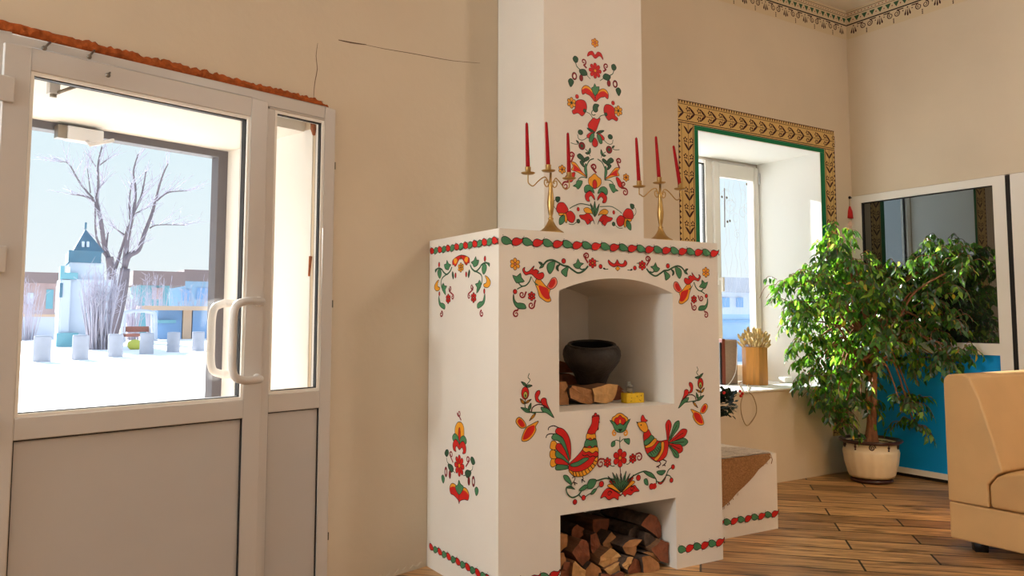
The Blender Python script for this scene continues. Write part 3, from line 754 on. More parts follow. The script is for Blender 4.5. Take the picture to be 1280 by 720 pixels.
# --- upper front garland, left half mirrored
c = Crop(630, 310, 8, prF, .0038); p = PF
p.flower(c(110, 160), c.r(58), 'orange', 'pink', 6, 'maroon')
p.poly(c.P(85, 270, 125, 285, 165, 250, 172, 295, 205, 335, 160, 345, 125, 350, 105, 320), 'green', n=2)
p.stroke(c.P(145, 350, 175, 380, 215, 375, 250, 340, 272, 285), .0045, 'dgreen'); p.stroke(c.P(215, 375, 170, 390, 130, 412), .004, 'dgreen')
p.poly(c.P(345, 300, 430, 392, 480, 395, 460, 425, 452, 470, 470, 525, 430, 540, 380, 510, 350, 480, 335, 420, 310, 345), 'orange')
p.poly(c.P(345, 375, 390, 385, 435, 405, 448, 450, 456, 505, 430, 512, 400, 495, 368, 450), 'red', None)
p.poly(c.P(275, 285, 300, 335, 345, 372, 320, 370, 290, 330), 'dgreen', None)
p.poly(c.P(430, 388, 455, 340, 480, 302, 515, 298, 532, 345, 510, 390, 470, 412), 'pink'); p.poly(c.P(445, 385, 458, 345, 478, 315, 505, 312, 512, 345, 495, 380, 470, 400), 'red', None)
p.poly(c.P(190, 240, 184, 212, 208, 193, 205, 222, 225, 240, 255, 225, 300, 178, 290, 220, 318, 212, 348, 235, 330, 255, 352, 252, 385, 245, 400, 272, 385, 305, 350, 318, 315, 300, 278, 265, 250, 262, 215, 270), 'red')
p.disc(c(110, 436), c.r(22), k='red')
p.poly(c.P(95, 460, 90, 520, 110, 575, 150, 605, 218, 605, 205, 562, 165, 550, 130, 548, 105, 515), 'green')
p.spiral(c(120, 660), c.r(36), PI/2-.4, 1.3, .006, tail=c(140, 608)); p.spiral(c(180, 465), c.r(34), 0, 1.3, .006, cw=-1, tail=c(222, 435))
p.flower(c(276, 482), c.r(44), 'red', 'pink'); p.spiral(c(272, 572), c.r(38), .3, 1.3, .006, cw=-1, tail=c(315, 520))
p.stroke(c.P(395, 165, 430, 130, 480, 120, 530, 140, 590, 175, 640, 185, 680, 215, 740, 250, 800, 225, 840, 180), .0065, 'dgreen')
p.leaf(c(385, 165), c(345, 140), c.r(24)); p.leaf(c(400, 165), c(352, 203), c.r(28))
p.poly(c.P(505, 132, 445, 150, 428, 200, 455, 258, 488, 222, 505, 170), 'green'); p.poly(c.P(560, 163, 525, 178, 522, 210, 545, 232, 540, 195), 'dgreen')
p.poly(c.P(640, 188, 582, 218, 574, 250, 622, 288, 632, 240), 'green'); p.disc(c(595, 130), c.r(25), k='red'); p.poly(c.P(690, 165, 720, 152, 738, 105, 757, 145, 797, 155, 768, 175, 752, 205, 715, 200), 'green', n=2)
p.stroke(c.P(750, 195, 775, 215, 805, 208), .005, 'dgreen')
p.spiral(c(825, 80), c.r(34), PI, 1.3, .006, cw=-1, tail=c(840, 150)); p.flower(c(885, 150), c.r(52), 'red', 'orange')
p.disc(c(965, 185), c.r(22), k='red'); p.stroke(c.P(915, 130, 945, 135), .003); p.stroke(c.P(990, 205, 1012, 212, 1042, 211), .003, 'dgreen'); p.leaf(c(1012, 212), c(992, 200), c.r(14))
c2 = Crop(750, 310, 8, prF, .0038)
p.poly(c2.P(80, 140, 85, 118, 108, 140, 140, 158, 158, 140, 172, 116, 185, 140, 200, 158, 232, 155, 248, 122, 270, 150, 255, 180, 215, 190, 175, 178, 140, 190, 100, 172), 'red', mirror=False)
p.poly(c2.P(175, 178, 200, 206, 175, 230, 152, 206), 'orange', smooth=False, mirror=False)
# --- side sprays beside the lower half of the niche
c = Crop(630, 450, 6, prF, .0038)
p.stroke(c.P(190, 100, 180, 130, 195, 150, 170, 185), .0028, 'dgreen'); p.leaf(c(170, 195), c(128, 162), c.r(20)); p.leaf(c(165, 197), c(212, 192), c.r(20))
p.disc(c(158, 248), c.r(32), c.r(45), 'red'); p.disc(c(160, 262), c.r(17), c.r(24), 'yellowgreen'); p.disc(c(160, 268), c.r(7), c.r(13), 'dgreen', None)
p.stroke(c.P(160, 295, 156, 330, 165, 372, 200, 392, 240, 400), .0035, 'dgreen'); p.leaf(c(152, 330), c(120, 290), c.r(20), 'orange'); p.leaf(c(158, 326), c(205, 294), c.r(16), 'orange')
p.leaf(c(185, 378), c(202, 322), c.r(24)); p.leaf(c(198, 392), c(124, 356), c.r(26))
p.poly(c.P(238, 305, 232, 265, 244, 236, 266, 228, 270, 250, 255, 285, 278, 322, 255, 318), 'red'); p.poly(c.P(275, 305, 292, 285, 315, 292, 325, 335, 375, 435, 330, 380, 290, 340), 'red')
p.stroke(c.P(205, 392, 213, 358, 248, 335, 290, 338, 330, 365, 372, 430), .004, 'maroon'); p.poly(c.P(276, 354, 320, 362, 348, 385, 372, 432, 320, 398, 288, 385), 'green')
p.stroke(c.P(205, 392, 260, 392, 310, 392), .0035, 'dgreen'); p.leaf(c(237, 400), c(188, 456), c.r(18), 'orange')
p.poly(c.P(90, 470, 95, 440, 118, 430, 148, 455, 166, 497, 128, 512), 'orange'); p.poly(c.P(103, 468, 108, 446, 122, 442, 145, 465, 156, 494, 130, 502), 'red', None)
p.poly(c.P(130, 600, 160, 515, 200, 485, 258, 458, 236, 500, 240, 525, 215, 572, 172, 607), 'orange'); p.poly(c.P(140, 592, 168, 518, 202, 494, 228, 492, 226, 525, 205, 562, 170, 592), 'red', None)
p.mir_save = p.mir; p.mir = None
# --- cockerel
c = Crop(680, 510, 5.76, prF, .0038)
p.stroke(c.P(30, 160, 36, 140, 70, 128, 112, 146), .0035, 'black'); p.stroke(c.P(14, 215, 22, 195, 48, 185, 80, 189), .0035, 'black')
body = c.P(185, 395, 230, 352, 280, 290, 300, 232, 312, 170, 342, 110, 348, 66, 395, 62, 393, 108, 386, 150, 368, 182, 380, 260, 390, 330, 377, 400, 330, 460, 280, 490, 220, 492, 185, 462, 175, 430)
for q, k in (((45, 390, 58, 365, 85, 368, 95, 400, 65, 426, 47, 415), 'orange'), ((40, 335, 48, 306, 75, 303, 95, 335, 85, 364, 50, 362), 'orange'), ((44, 270, 54, 240, 80, 238, 98, 270, 88, 300, 47, 294), 'orange'),
             ((82, 425, 108, 400, 150, 402, 178, 432, 130, 445, 88, 446), 'green'), ((78, 378, 105, 354, 145, 370, 178, 408, 130, 408, 88, 402), 'red'), ((80, 330, 95, 304, 130, 318, 168, 362, 178, 400, 130, 368, 92, 356), 'green'),
             ((83, 282, 98, 254, 132, 268, 164, 320, 178, 384, 140, 345, 98, 308), 'red'), ((55, 208, 74, 185, 106, 194, 148, 235, 175, 315, 182, 380, 150, 305, 110, 243, 64, 226), 'green'),
             ((80, 168, 98, 142, 140, 154, 176, 202, 192, 270, 188, 372, 165, 292, 135, 217, 93, 186), 'red')): p.poly(c.P(*q), k)
for x, y in ((355, 66), (370, 48), (388, 62)): p.disc(c(x, y), c.r(13), k='red')
p.poly(c.P(388, 96, 403, 102, 388, 110), 'black', smooth=False); p.poly(c.P(378, 128, 392, 140, 388, 158, 376, 150), 'red')
p.poly(body, 'red')
p.poly(c.P(308, 183, 338, 190, 367, 186, 371, 222, 358, 216, 346, 228, 332, 216, 318, 222, 302, 220), 'orange'); p.poly(c.P(302, 228, 335, 232, 373, 226, 380, 276, 366, 270, 348, 284, 328, 272, 306, 280, 288, 270), 'green')
p.poly(c.P(286, 284, 330, 288, 381, 280, 389, 318, 370, 310, 348, 326, 322, 312, 300, 320, 278, 302), 'orange')
p.stroke(c.P(272, 335, 290, 345, 310, 338, 330, 352, 350, 345, 370, 352, 386, 345), .003, 'black'); p.poly(c.P(190, 404, 240, 385, 290, 358, 322, 364, 282, 396, 236, 420, 196, 420), 'green')
p.poly(c.P(178, 446, 215, 458, 262, 455, 312, 432, 348, 398, 364, 366, 384, 352, 377, 400, 330, 460, 280, 490, 220, 492, 186, 466), 'orange')
for a in ((205, 458, 212, 486), (225, 462, 232, 490), (248, 461, 258, 491), (270, 455, 282, 486), (292, 446, 306, 474), (314, 434, 330, 458), (333, 417, 350, 438), (348, 398, 366, 414), (360, 378, 378, 386)): p.stroke(c.P(*a), .003, 'black', n=1)
for q in ((216, 490, 222, 510, 212, 530, 238, 545), (212, 530, 200, 548), (212, 530, 222, 556), (272, 490, 282, 510, 266, 515), (270, 512, 294, 532), (270, 512, 272, 538), (216, 490, 200, 505)): p.stroke(c.P(*q), .003, 'black', n=3)
# --- hen
c = Crop(765, 510, 5.76, prF, .0038)
for t, w, k in (((408, 84), 52, 'red'), ((482, 92), 48, 'green'), ((540, 160), 54, 'red'), ((546, 242), 50, 'green'), ((508, 305), 56, 'red'), ((478, 356), 38, 'green')): p.petal(c(400, 255), c(*t), c.r(w), k, vein='black')
p.poly(c.P(210, 96, 209, 68, 222, 50, 240, 80, 256, 90, 230, 106), 'red'); p.poly(c.P(174, 100, 196, 103, 188, 122), 'black', smooth=False)
for q in ((330, 375, 352, 402, 330, 420), (362, 370, 392, 384, 375, 408), (330, 420, 318, 424), (330, 420, 338, 432), (375, 408, 362, 416), (375, 408, 384, 418)): p.stroke(c.P(*q), .0045, 'maroon', n=2)
p.poly(c.P(225, 182, 256, 150, 290, 205, 335, 238, 398, 232, 402, 290, 385, 350, 330, 386, 290, 370, 245, 320, 228, 250), 'red')
p.poly(c.P(180, 112, 205, 100, 240, 104, 257, 150, 236, 176, 205, 156), 'orange'); p.disc(c(207, 122), c.r(6), k='black', ol=None)
for q, k in (((229, 240, 262, 212, 280, 194, 302, 216, 270, 250, 238, 268), 'green'), ((236, 276, 270, 254, 304, 218, 320, 234, 292, 272, 246, 288), 'orange'), ((256, 328, 300, 298, 326, 258, 348, 246, 346, 296, 312, 348, 278, 350), 'green'), ((300, 368, 330, 338, 350, 296, 352, 248, 372, 248, 366, 312, 322, 378), 'orange')): p.poly(c.P(*q), k)
for i in range(6): p.stroke(c.P(270+i*13, 318-i*9, 290+i*12, 345-i*11), .0022, 'black', n=1)
# --- tree between the birds
c = Crop(670, 500, 5.145, prF, .0038)
p.stroke(c.P(540, 235, 538, 275, 540, 315), .0032, 'dgreen'); p.stroke(c.P(540, 430, 543, 465, 543, 500), .0035, 'maroon')
p.stroke(c.P(540, 265, 515, 258, 500, 268), .003, 'dgreen'); p.stroke(c.P(540, 270, 560, 252, 580, 250), .003, 'dgreen'); p.poly(c.P(484, 300, 486, 272, 506, 264, 506, 292), 'green'); p.poly(c.P(566, 256, 600, 248, 598, 285, 576, 272), 'green')
for x in (505, 574): p.spiral(c(x, 214), c.r(20), PI/2, 1.2, .007, 'orange', cw=1 if x < 540 else -1)
p.poly(c.P(488, 132, 492, 112, 508, 102, 520, 90, 540, 84, 558, 90, 572, 102, 588, 114, 592, 136, 575, 160, 540, 172, 505, 160), 'orange'); p.poly(c.P(504, 136, 512, 116, 526, 112, 540, 98, 554, 112, 568, 118, 576, 138, 556, 162, 524, 162), 'red'); p.disc(c(540, 140), c.r(7), c.r(15), 'orange', None)
p.poly(c.P(473, 130, 500, 140, 520, 162, 540, 150, 562, 162, 580, 140, 607, 120, 588, 158, 572, 196, 540, 210, 508, 196, 494, 160), 'green', n=2); p.poly(c.P(526, 186, 556, 186, 540, 206), 'black', None, smooth=False)
p.flower(c(540, 373), c.r(60), 'red', 'orange', 6); p.flower(c(459, 401), c.r(32), 'red', 'pink', 6); p.flower(c(622, 376), c.r(32), 'red', 'pink', 6)
p.spiral(c(414, 408), c.r(30), PI/2, 1.2, .006, tail=c(438, 380)); p.spiral(c(662, 368), c.r(28), PI/2, 1.2, .006, cw=-1, tail=c(640, 350)); p.stroke(c.P(478, 418, 490, 426, 505, 424), .003); p.stroke(c.P(580, 412, 592, 412, 604, 400), .003)
p.stroke(c.P(505, 512, 450, 503, 400, 515, 350, 532, 300, 572, 270, 610, 230, 626, 200, 602, 194, 562, 228, 552), .005, 'dgreen'); p.stroke(c.P(594, 512, 640, 480, 700, 458, 742, 478, 772, 510, 772, 540), .005, 'dgreen')
p.stroke(c.P(772, 520, 800, 530, 822, 508, 836, 486, 852, 450, 876, 432), .004, 'dgreen'); p.stroke(c.P(836, 484, 858, 486, 872, 505), .0035, 'dgreen')
p.stroke(c.P(270, 605, 300, 632, 330, 610, 362, 592), .0035, 'dgreen'); p.stroke(c.P(385, 570, 402, 552, 420, 540), .003, 'dgreen')
for q in ((322, 565, 330, 535, 345, 510, 386, 514, 362, 566), (274, 578, 310, 545, 332, 556, 300, 582), (348, 606, 365, 576, 388, 570, 370, 600), (174, 485, 205, 490, 228, 545, 186, 516), (690, 458, 742, 468, 768, 505, 722, 488), (694, 512, 714, 508, 721, 546, 700, 540), (778, 458, 832, 453, 812, 482, 785, 476)): p.poly(c.P(*q), 'green')
p.poly(c.P(195, 566, 225, 570, 250, 575, 236, 560, 215, 548), 'dgreen', None)
for x, y in ((418, 540), (658, 500), (880, 430), (870, 516), (250, 656), (303, 628)): p.disc(c(x, y), c.r(19 if x in (418, 658) else 16), k='red')
p.disc(c(742, 556), c.r(20), k='red'); p.poly(c.P(745, 545, 768, 535, 775, 560, 755, 575), 'red', None); p.poly(c.P(782, 530, 815, 524, 836, 484, 826, 516, 802, 542), 'red')
p.poly(c.P(545, 612, 500, 582, 462, 566, 432, 588, 412, 632, 440, 620, 465, 642, 500, 628, 525, 642, 530, 618), 'red'); p.poly(c.P(546, 610, 580, 572, 630, 548, 646, 562, 664, 586, 632, 592, 610, 612, 584, 606, 572, 622, 560, 605), 'red')
p.poly(c.P(455, 552, 480, 540, 520, 562, 540, 596, 500, 576), 'orange'); p.poly(c.P(636, 528, 612, 520, 575, 552, 552, 594, 600, 560), 'orange'); p.poly(c.P(468, 522, 500, 520, 530, 556, 543, 592, 506, 556), 'red'); p.poly(c.P(626, 500, 600, 505, 565, 545, 550, 590, 590, 548), 'red')
p.spiral(c(470, 602), c.r(20), 0, 1.2, .0035, 'maroon'); p.spiral(c(618, 572), c.r(18), 0, 1.2, .0035, 'maroon')
for t, w in (((488, 464), 22), ((513, 470), 18), ((576, 455), 22), ((602, 470), 18), ((458, 488), 14), ((625, 478), 12), ((543, 470), 16)): p.leaf(c(545, 592), c(*t), c.r(w))
# --- side of the stove, upper garland
p = PL; c = Crop(530, 310, 8, prL, .0042)
p.flower(c(370, 92), c.r(22), 'orange', 'red', 6, 'maroon', mirror=False)
p.poly(c.P(340, 82, 366, 74, 366, 96, 345, 130, 330, 165, 312, 185, 300, 165, 288, 170, 286, 130, 305, 105), 'red'); p.poly(c.P(300, 112, 322, 104, 335, 130, 318, 158, 304, 150), 'orange', None)
p.flower(c(370, 195), c.r(44), 'orange', 'pink', 6, 'maroon', mirror=False, sx=1.35); p.flower(c(370, 195), c.r(24), 'orange', 'red', 5, 'maroon', mirror=False, sx=1.35)
p.poly(c.P(203, 165, 222, 160, 230, 122, 248, 158, 272, 168, 256, 190, 246, 218, 218, 212, 206, 190), 'green', n=2); p.stroke(c.P(280, 190, 262, 232, 228, 264, 196, 240, 176, 212, 140, 205, 118, 235), .0065, 'dgreen'); p.disc(c(152, 166), c.r(17), c.r(24), 'red')
p.poly(c.P(165, 206, 138, 230, 140, 272, 160, 305, 176, 260), 'green'); p.poly(c.P(140, 200, 112, 215, 115, 250, 124, 225), 'dgreen', None)
p.stroke(c.P(228, 264, 185, 300, 172, 345, 178, 395), .005, 'dgreen'); p.poly(c.P(288, 235, 280, 265, 292, 312, 300, 280), 'dgreen'); p.disc(c(316, 274), c.r(15), c.r(24), 'red')
p.poly(c.P(150, 320, 128, 335, 106, 375, 108, 410, 128, 430, 155, 420, 160, 395, 140, 385, 138, 355), 'orange'); p.poly(c.P(178, 395, 195, 350, 208, 378, 232, 382, 215, 415, 220, 470, 196, 440), 'green', n=2)
p.spiral(c(262, 402), c.r(26), 0, 1.3, .006, cw=-1, tail=c(255, 440)); p.spiral(c(286, 490), c.r(26), PI/2, 1.3, .006, tail=c(258, 436)); p.flower(c(244, 508), c.r(46), 'red', 'pink', 6, sx=1.1)
p.disc(c(154, 458), c.r(14), c.r(22), 'red'); p.poly(c.P(150, 482, 146, 530, 160, 580, 205, 612, 212, 575, 190, 552, 165, 545), 'green'); p.spiral(c(173, 662), c.r(30), PI/2, 1.3, .007, sx=1.2)
# --- side of the stove, lower tree
c = Crop(540, 500, 5.14, prL, .0042); p.mir = (c(176, 420)[0])
p.spiral(c(174, 85), c.r(22), 0, 1.1, .006, cw=-1, tail=c(188, 130), mirror=False)
p.poly(c.P(152, 250, 148, 185, 160, 150, 176, 140, 194, 150, 206, 185, 204, 250, 178, 275), 'orange', mirror=False); p.disc(c(177, 222), c.r(13), c.r(42), 'red', mirror=False)
p.poly(c.P(138, 262, 132, 235, 148, 215, 170, 240, 176, 290, 160, 262), 'green'); p.poly(c.P(138, 318, 135, 280, 152, 252, 174, 280, 176, 320, 160, 295, 152, 312, 156, 332), 'red')
p.flower(c(176, 422), c.r(62), 'red', 'orange', 8, mirror=False, sx=1.0); p.spiral(c(124, 352), c.r(20), 0, 1.2, .006, tail=c(136, 402))
p.poly(c.P(90, 322, 102, 320, 108, 340, 96, 364, 82, 345), 'dgreen'); p.stroke(c.P(94, 370, 100, 400, 124, 425), .003); p.poly(c.P(104, 412, 128, 418, 140, 445, 126, 465, 108, 440), 'dgreen')
p.stroke(c.P(135, 455, 150, 468), .003); p.disc(c(90, 462), c.r(17), c.r(30), 'crimson'); p.disc(c(90, 462), c.r(8), c.r(15), 'white', None); p.disc(c(116, 478), c.r(13), c.r(24), 'crimson'); p.poly(c.P(62, 490, 72, 482, 82, 505, 74, 535, 64, 515), 'green')
p.poly(c.P(176, 665, 166, 640, 140, 612, 120, 600, 114, 560, 130, 535, 155, 548, 172, 590), 'red'); p.poly(c.P(116, 562, 130, 537, 152, 548, 168, 585, 150, 560, 132, 556), 'orange', None); p.poly(c.P(150, 560, 166, 545, 174, 515, 186, 540, 204, 560, 184, 602, 168, 602), 'green', mirror=False)
body_o = mb.build('body', stove)
# ---- chimney breast with its own tree
mb = MB()
mb.quad((CHX0, CHY, H), (CHX1, CHY, H), (CHX1, CHY, ZC-.002), (CHX0, CHY, ZC-.002), 'stove')
mb.quad((CHX0, CHY, H), (CHX0, yw(CHX0)-.003, H), (CHX0, yw(CHX0)-.003, ZC-.002), (CHX0, CHY, ZC-.002), 'stove'); mb.quad((CHX1, CHY, H), (CHX1, yw(CHX1)-.003, H), (CHX1, yw(CHX1)-.003, ZC-.002), (CHX1, CHY, ZC-.002), 'stove')
mb.quad((CHX0, yw(CHX0)-.003, H), (CHX1, yw(CHX1)-.003, H), (CHX1, yw(CHX1)-.003, ZC-.002), (CHX0, yw(CHX0)-.003, ZC-.002), 'stove')
mb.quad((CHX0, CHY, H), (CHX1, CHY, H), (CHX1, yw(CHX1)-.003, H), (CHX0, yw(CHX0)-.003, H), 'stove'); mb.quad((CHX0, CHY, ZC-.002), (CHX1, CHY, ZC-.002), (CHX1, yw(CHX1)-.003, ZC-.002), (CHX0, yw(CHX0)-.003, ZC-.002), 'stove')
p = Paint(mb, lambda u, v, h: Vector((u, CHY-h, v))); p.sw = 1.3
c = Crop(680, 40, 5.538, prC, .0042); p.mir = c(353, 268)[0]
p.flower(c(352, 75), c.r(34), 'orange', 'pink', 6, 'crimson', mirror=False)
p.poly(c.P(300, 168, 308, 140, 335, 133, 353, 158, 372, 138, 396, 150, 409, 192, 385, 166, 354, 184, 328, 158), 'red', 'crimson', mirror=False)
p.poly(c.P(200, 180, 215, 166, 235, 182, 232, 206, 218, 212, 204, 198), 'dgreen'); p.stroke(c.P(218, 210, 228, 240, 252, 262), .004); p.poly(c.P(243, 264, 282, 260, 299, 296, 262, 300), 'dgreen'); p.stroke(c.P(295, 298, 320, 325), .003)
p.spiral(c(274, 205), c.r(24), -PI/2, 1.2, .008, tail=c(295, 250)); p.flower(c(353, 268), c.r(58), 'red', 'orange', 8, 'crimson', mirror=False)
p.disc(c(210, 305), c.r(22), c.r(28), 'crimson'); p.disc(c(211, 306), c.r(11), c.r(16), 'white', None); p.disc(c(257, 318), c.r(16), c.r(24), 'crimson'); p.poly(c.P(168, 335, 186, 322, 206, 345, 186, 380, 172, 358), 'dgreen')
p.poly(c.P(352, 482, 335, 462, 316, 440, 296, 430, 286, 424, 266, 432, 260, 398, 275, 374, 300, 372, 330, 398, 352, 445), 'red'); p.poly(c.P(263, 398, 278, 376, 300, 374, 328, 398, 340, 425, 316, 400, 290, 388), 'orange', None)
p.poly(c.P(330, 385, 342, 380, 350, 356, 362, 380, 382, 378, 376, 412, 353, 442, 334, 410), 'green', n=2, mirror=False)
p.poly(c.P(220, 482, 250, 468, 282, 478, 296, 512, 290, 550, 264, 582, 235, 562, 204, 568, 194, 545, 214, 530), 'red'); p.flower(c(190, 490), c.r(40), 'orange', 'dgreen', 6); p.disc(c(228, 447), c.r(15), k='red', ol='crimson'); p.disc(c(281, 545), c.r(13), k='dgreen'); p.stroke(c.P(290, 552, 318, 568, 336, 596), .003)
p.poly(c.P(338, 520, 350, 498, 380, 505, 372, 525, 372, 545, 358, 556, 342, 545), 'dgreen', mirror=False); p.stroke(c.P(340, 538, 328, 560, 338, 576, 356, 572), .004, mirror=False)
p.poly(c.P(330, 605, 345, 594, 362, 604, 388, 598, 376, 640, 352, 692, 314, 672, 304, 640), 'red', mirror=False); p.poly(c.P(296, 664, 330, 676, 352, 700, 318, 688), 'dgreen')
c = Crop(680, 160, 5.538, prC, .0042); m_ = p.mir
p.disc(c(252, 30), c.r(22), c.r(18), 'dgreen'); p.stroke(c.P(232, 45, 240, 75, 268, 84, 298, 66), .003); p.poly(c.P(296, 50, 320, 32, 342, 32, 322, 66, 300, 68), 'red'); p.poly(c.P(322, 46, 342, 36, 346, 60, 328, 98, 310, 88), 'green')
p.poly(c.P(334, 118, 336, 90, 350, 68, 368, 92, 370, 120, 352, 133), 'red', mirror=False)
p.disc(c(262, 124), c.r(28), k='crimson'); p.disc(c(262, 124), c.r(13), k='dgreen', ol=None); p.stroke(c.P(238, 110, 215, 112, 185, 102), .003); p.leaf(c(240, 105), c(222, 85), c.r(14)); p.stroke(c.P(285, 145, 305, 165, 320, 195), .003); p.leaf(c(312, 180), c(320, 138), c.r(20)); p.leaf(c(310, 178), c(285, 172), c.r(16))
p.stroke(c.P(345, 212, 315, 225, 295, 262, 290, 300, 297, 345), .005); p.poly(c.P(230, 188, 250, 178, 276, 205, 280, 240, 262, 225, 235, 205), 'dgreen'); p.poly(c.P(248, 232, 268, 228, 276, 270, 256, 252), 'dgreen'); p.poly(c.P(280, 210, 305, 198, 312, 215, 285, 232), 'dgreen'); p.poly(c.P(280, 262, 292, 250, 298, 340, 280, 300), 'green')
p.poly(c.P(296, 342, 260, 300, 240, 270, 215, 240, 186, 234, 200, 265, 190, 290, 230, 305), 'orange'); p.poly(c.P(290, 335, 250, 302, 205, 296, 206, 270, 202, 250, 236, 276), 'red', None)
p.poly(c.P(215, 312, 195, 310, 170, 345, 180, 375, 200, 362), 'red'); p.spiral(c(148, 400), c.r(28), PI/2, 1.3, .008, tail=c(178, 375)); p.spiral(c(158, 345), c.r(22), -PI/2, 1.2, .008)
p.spiral(c(190, 186), c.r(22), 0, 1.2, .008, tail=c(186, 236))
p.stroke(c.P(297, 347, 262, 340, 238, 355, 234, 382), .004); p.poly(c.P(198, 402, 222, 388, 226, 366, 266, 366, 256, 398, 236, 424, 220, 408), 'green', n=2)
p.spiral(c(346, 272), c.r(24), PI, 1.2, .009, tail=c(362, 312), cw=-1, mirror=False)
p.poly(c.P(312, 392, 308, 352, 326, 335, 350, 316, 374, 338, 394, 355, 392, 392, 352, 420), 'orange', mirror=False); p.disc(c(351, 390), c.r(20), c.r(34), 'red', mirror=False)
p.poly(c.P(284, 448, 278, 412, 300, 394, 332, 410, 348, 452, 318, 432), 'green'); p.poly(c.P(292, 502, 284, 462, 318, 436, 346, 472, 350, 500, 326, 470, 310, 484, 316, 508), 'red')
p.flower(c(125, 287), c.r(32), 'orange', 'crimson', 6, 'maroon', mirror=False); p.flower(c(568, 343), c.r(30), 'orange', 'crimson', 6, 'maroon', mirror=False)
p.poly(c.P(350, 666, 338, 640, 318, 655, 300, 668, 282, 640, 258, 628, 244, 604, 278, 600, 304, 588, 335, 620), 'red'); p.poly(c.P(346, 604, 330, 592, 290, 588, 274, 562, 300, 550, 330, 570), 'orange'); p.stroke(c.P(310, 630, 322, 652, 316, 668), .003, 'maroon')
for t, w in (((350, 506), 26), ((320, 520), 20), ((382, 524), 20)): p.leaf(c(350, 615), c(*t), c.r(w), mirror=False)
p.stroke(c.P(335, 540, 300, 532, 250, 524, 205, 540, 175, 558), .0035); p.disc(c(235, 562), c.r(11), c.r(14), 'red', 'crimson')
p.poly(c.P(150, 592, 186, 575, 216, 612, 200, 655, 165, 640), 'red'); p.poly(c.P(130, 600, 150, 592, 160, 640, 150, 655), 'orange'); p.poly(c.P(108, 622, 140, 604, 142, 640, 128, 662, 106, 668), 'green'); p.poly(c.P(84, 562, 95, 525, 115, 515, 142, 522, 168, 570, 132, 594, 98, 588), 'red'); p.poly(c.P(100, 590, 140, 592, 112, 608), 'orange')
p.disc(c(237, 645), c.r(15), k='dgreen'); p.stroke(c.P(225, 652, 200, 668, 170, 664), .003); p.poly(c.P(82, 478, 108, 478, 108, 500, 92, 514, 80, 498), 'dgreen'); p.stroke(c.P(82, 562, 66, 535, 70, 505, 88, 492), .0025)
mb.build('chimney_breast', stove)
# ---- low masonry bench at the side
BY = hZ(972.7, 660.6, 0).y; BX = hZ(972.7, 660.6, 0).x; BZ = hY(971.5, 566.5, BY).z
mb = MB(); mb.box(W-.005, BX, BY, 1.16, 0, BZ, 'stove')
p = Paint(mb, lambda u, v, h: Vector((u, BY-h, v))); band(p, W+.01, BX-.005, .093, .045, .0555, 'red')
mb.build('bench', stove)

# ---- burlap cloth thrown over the bench
def onbench(px, py): return hZ(px, py, BZ+.004)
mb = MB()
q = [onbench(903, 551.5), onbench(958, 562.5), hY(960, 567, BY-.004), hY(903, 569, BY-.004)]
tl = Vector((W+.005, min(q[0].y, 1.0), BZ+.006)); n = 14; V = []; F = []
A, B = Vector((W+.006, q[0].y+.25, BZ)), Vector((BX-.055, q[1].y+.03, BZ))
front_r = hY(961, 568, BY).x
for i in range(n+1):
    t = i/n
    xb = W+.006+(front_r-W-.006)*t
    yb = A.y+(B.y-A.y)*t
    for j in range(9):
        s = j/8; x = xb; y = yb+(BY-.008-yb)*s
        V.append(Vector((x, y, BZ+.006+.006*abs(math.sin(i*1.3+j*.8)))))
for i in range(n):
    for j in range(8): F.append((i*9+j, (i+1)*9+j, (i+1)*9+j+1, i*9+j+1))
mb.add(V, F, 'fringe', True)
# hanging corner
V = []; F = []; rnd = random.Random(2)
zl = hY(904, 632, BY).z; xa = hY(904, 632, BY).x
zfun = lambda x: max(.1, zl+(BZ-.02-zl)*((x-xa)/(front_r-xa)))
for i in range(n+1):
    t = i/n; x = W+.006+(front_r-W-.006)*t
    zb = zfun(x)+rnd.uniform(-.006, .006)
    for j in range(7):
        s = j/6; V.append(Vector((x+.006*math.sin(s*5+i), BY-.009-.008*abs(math.sin(i*.9+s*2))*s, BZ+.008+(zb-BZ-.008)*s)))
for i in range(n):
    for j in range(6): F.append((i*7+j, (i+1)*7+j, (i+1)*7+j+1, i*7+j+1))
mb.add(V, F, 'burlap', True)
cl = mb.build('burlap_cloth'); tag(cl, 'brown burlap cloth with pale fringe draped over the low bench beside the stove', 'cloth')
mb = MB(); rnd = random.Random(8)
for i in range(190):
    t = rnd.random()**.7; s = rnd.random(); x0 = W+.01+(front_r-W-.02)*t; y0 = BY+.0+(A.y+(B.y-A.y)*t-BY)*s*.9
    x1 = min(x0+rnd.uniform(.08, .2), front_r+.02)
    t1 = (x1-W)/(front_r-W); 
    mb.tube([(x0, y0, BZ+.013), ((x0+x1)/2, y0-rnd.uniform(0, .03), BZ+.017), (x1, max(BY-.004, y0-rnd.uniform(.01, .06)), BZ+.013)], .0022, 'fringe', 4)
for i in range(26):
    t = rnd.random(); x = W+.01+(front_r-W-.01)*t; zb = zfun(x)
    mb.tube([(x, BY-.012, zb+.008), (x+rnd.uniform(-.008, .008), BY-.014, zb-rnd.uniform(.006, .02))], .0014, 'burlap', 4)
mb.tube([(front_r, BY-.012, BZ), (front_r+.012, BY-.016, BZ-.03), (front_r+.004, BY-.014, BZ-.055)], .002, 'burlap', 5)
mb.build('fringe', cl)['kind'] = 'stuff'
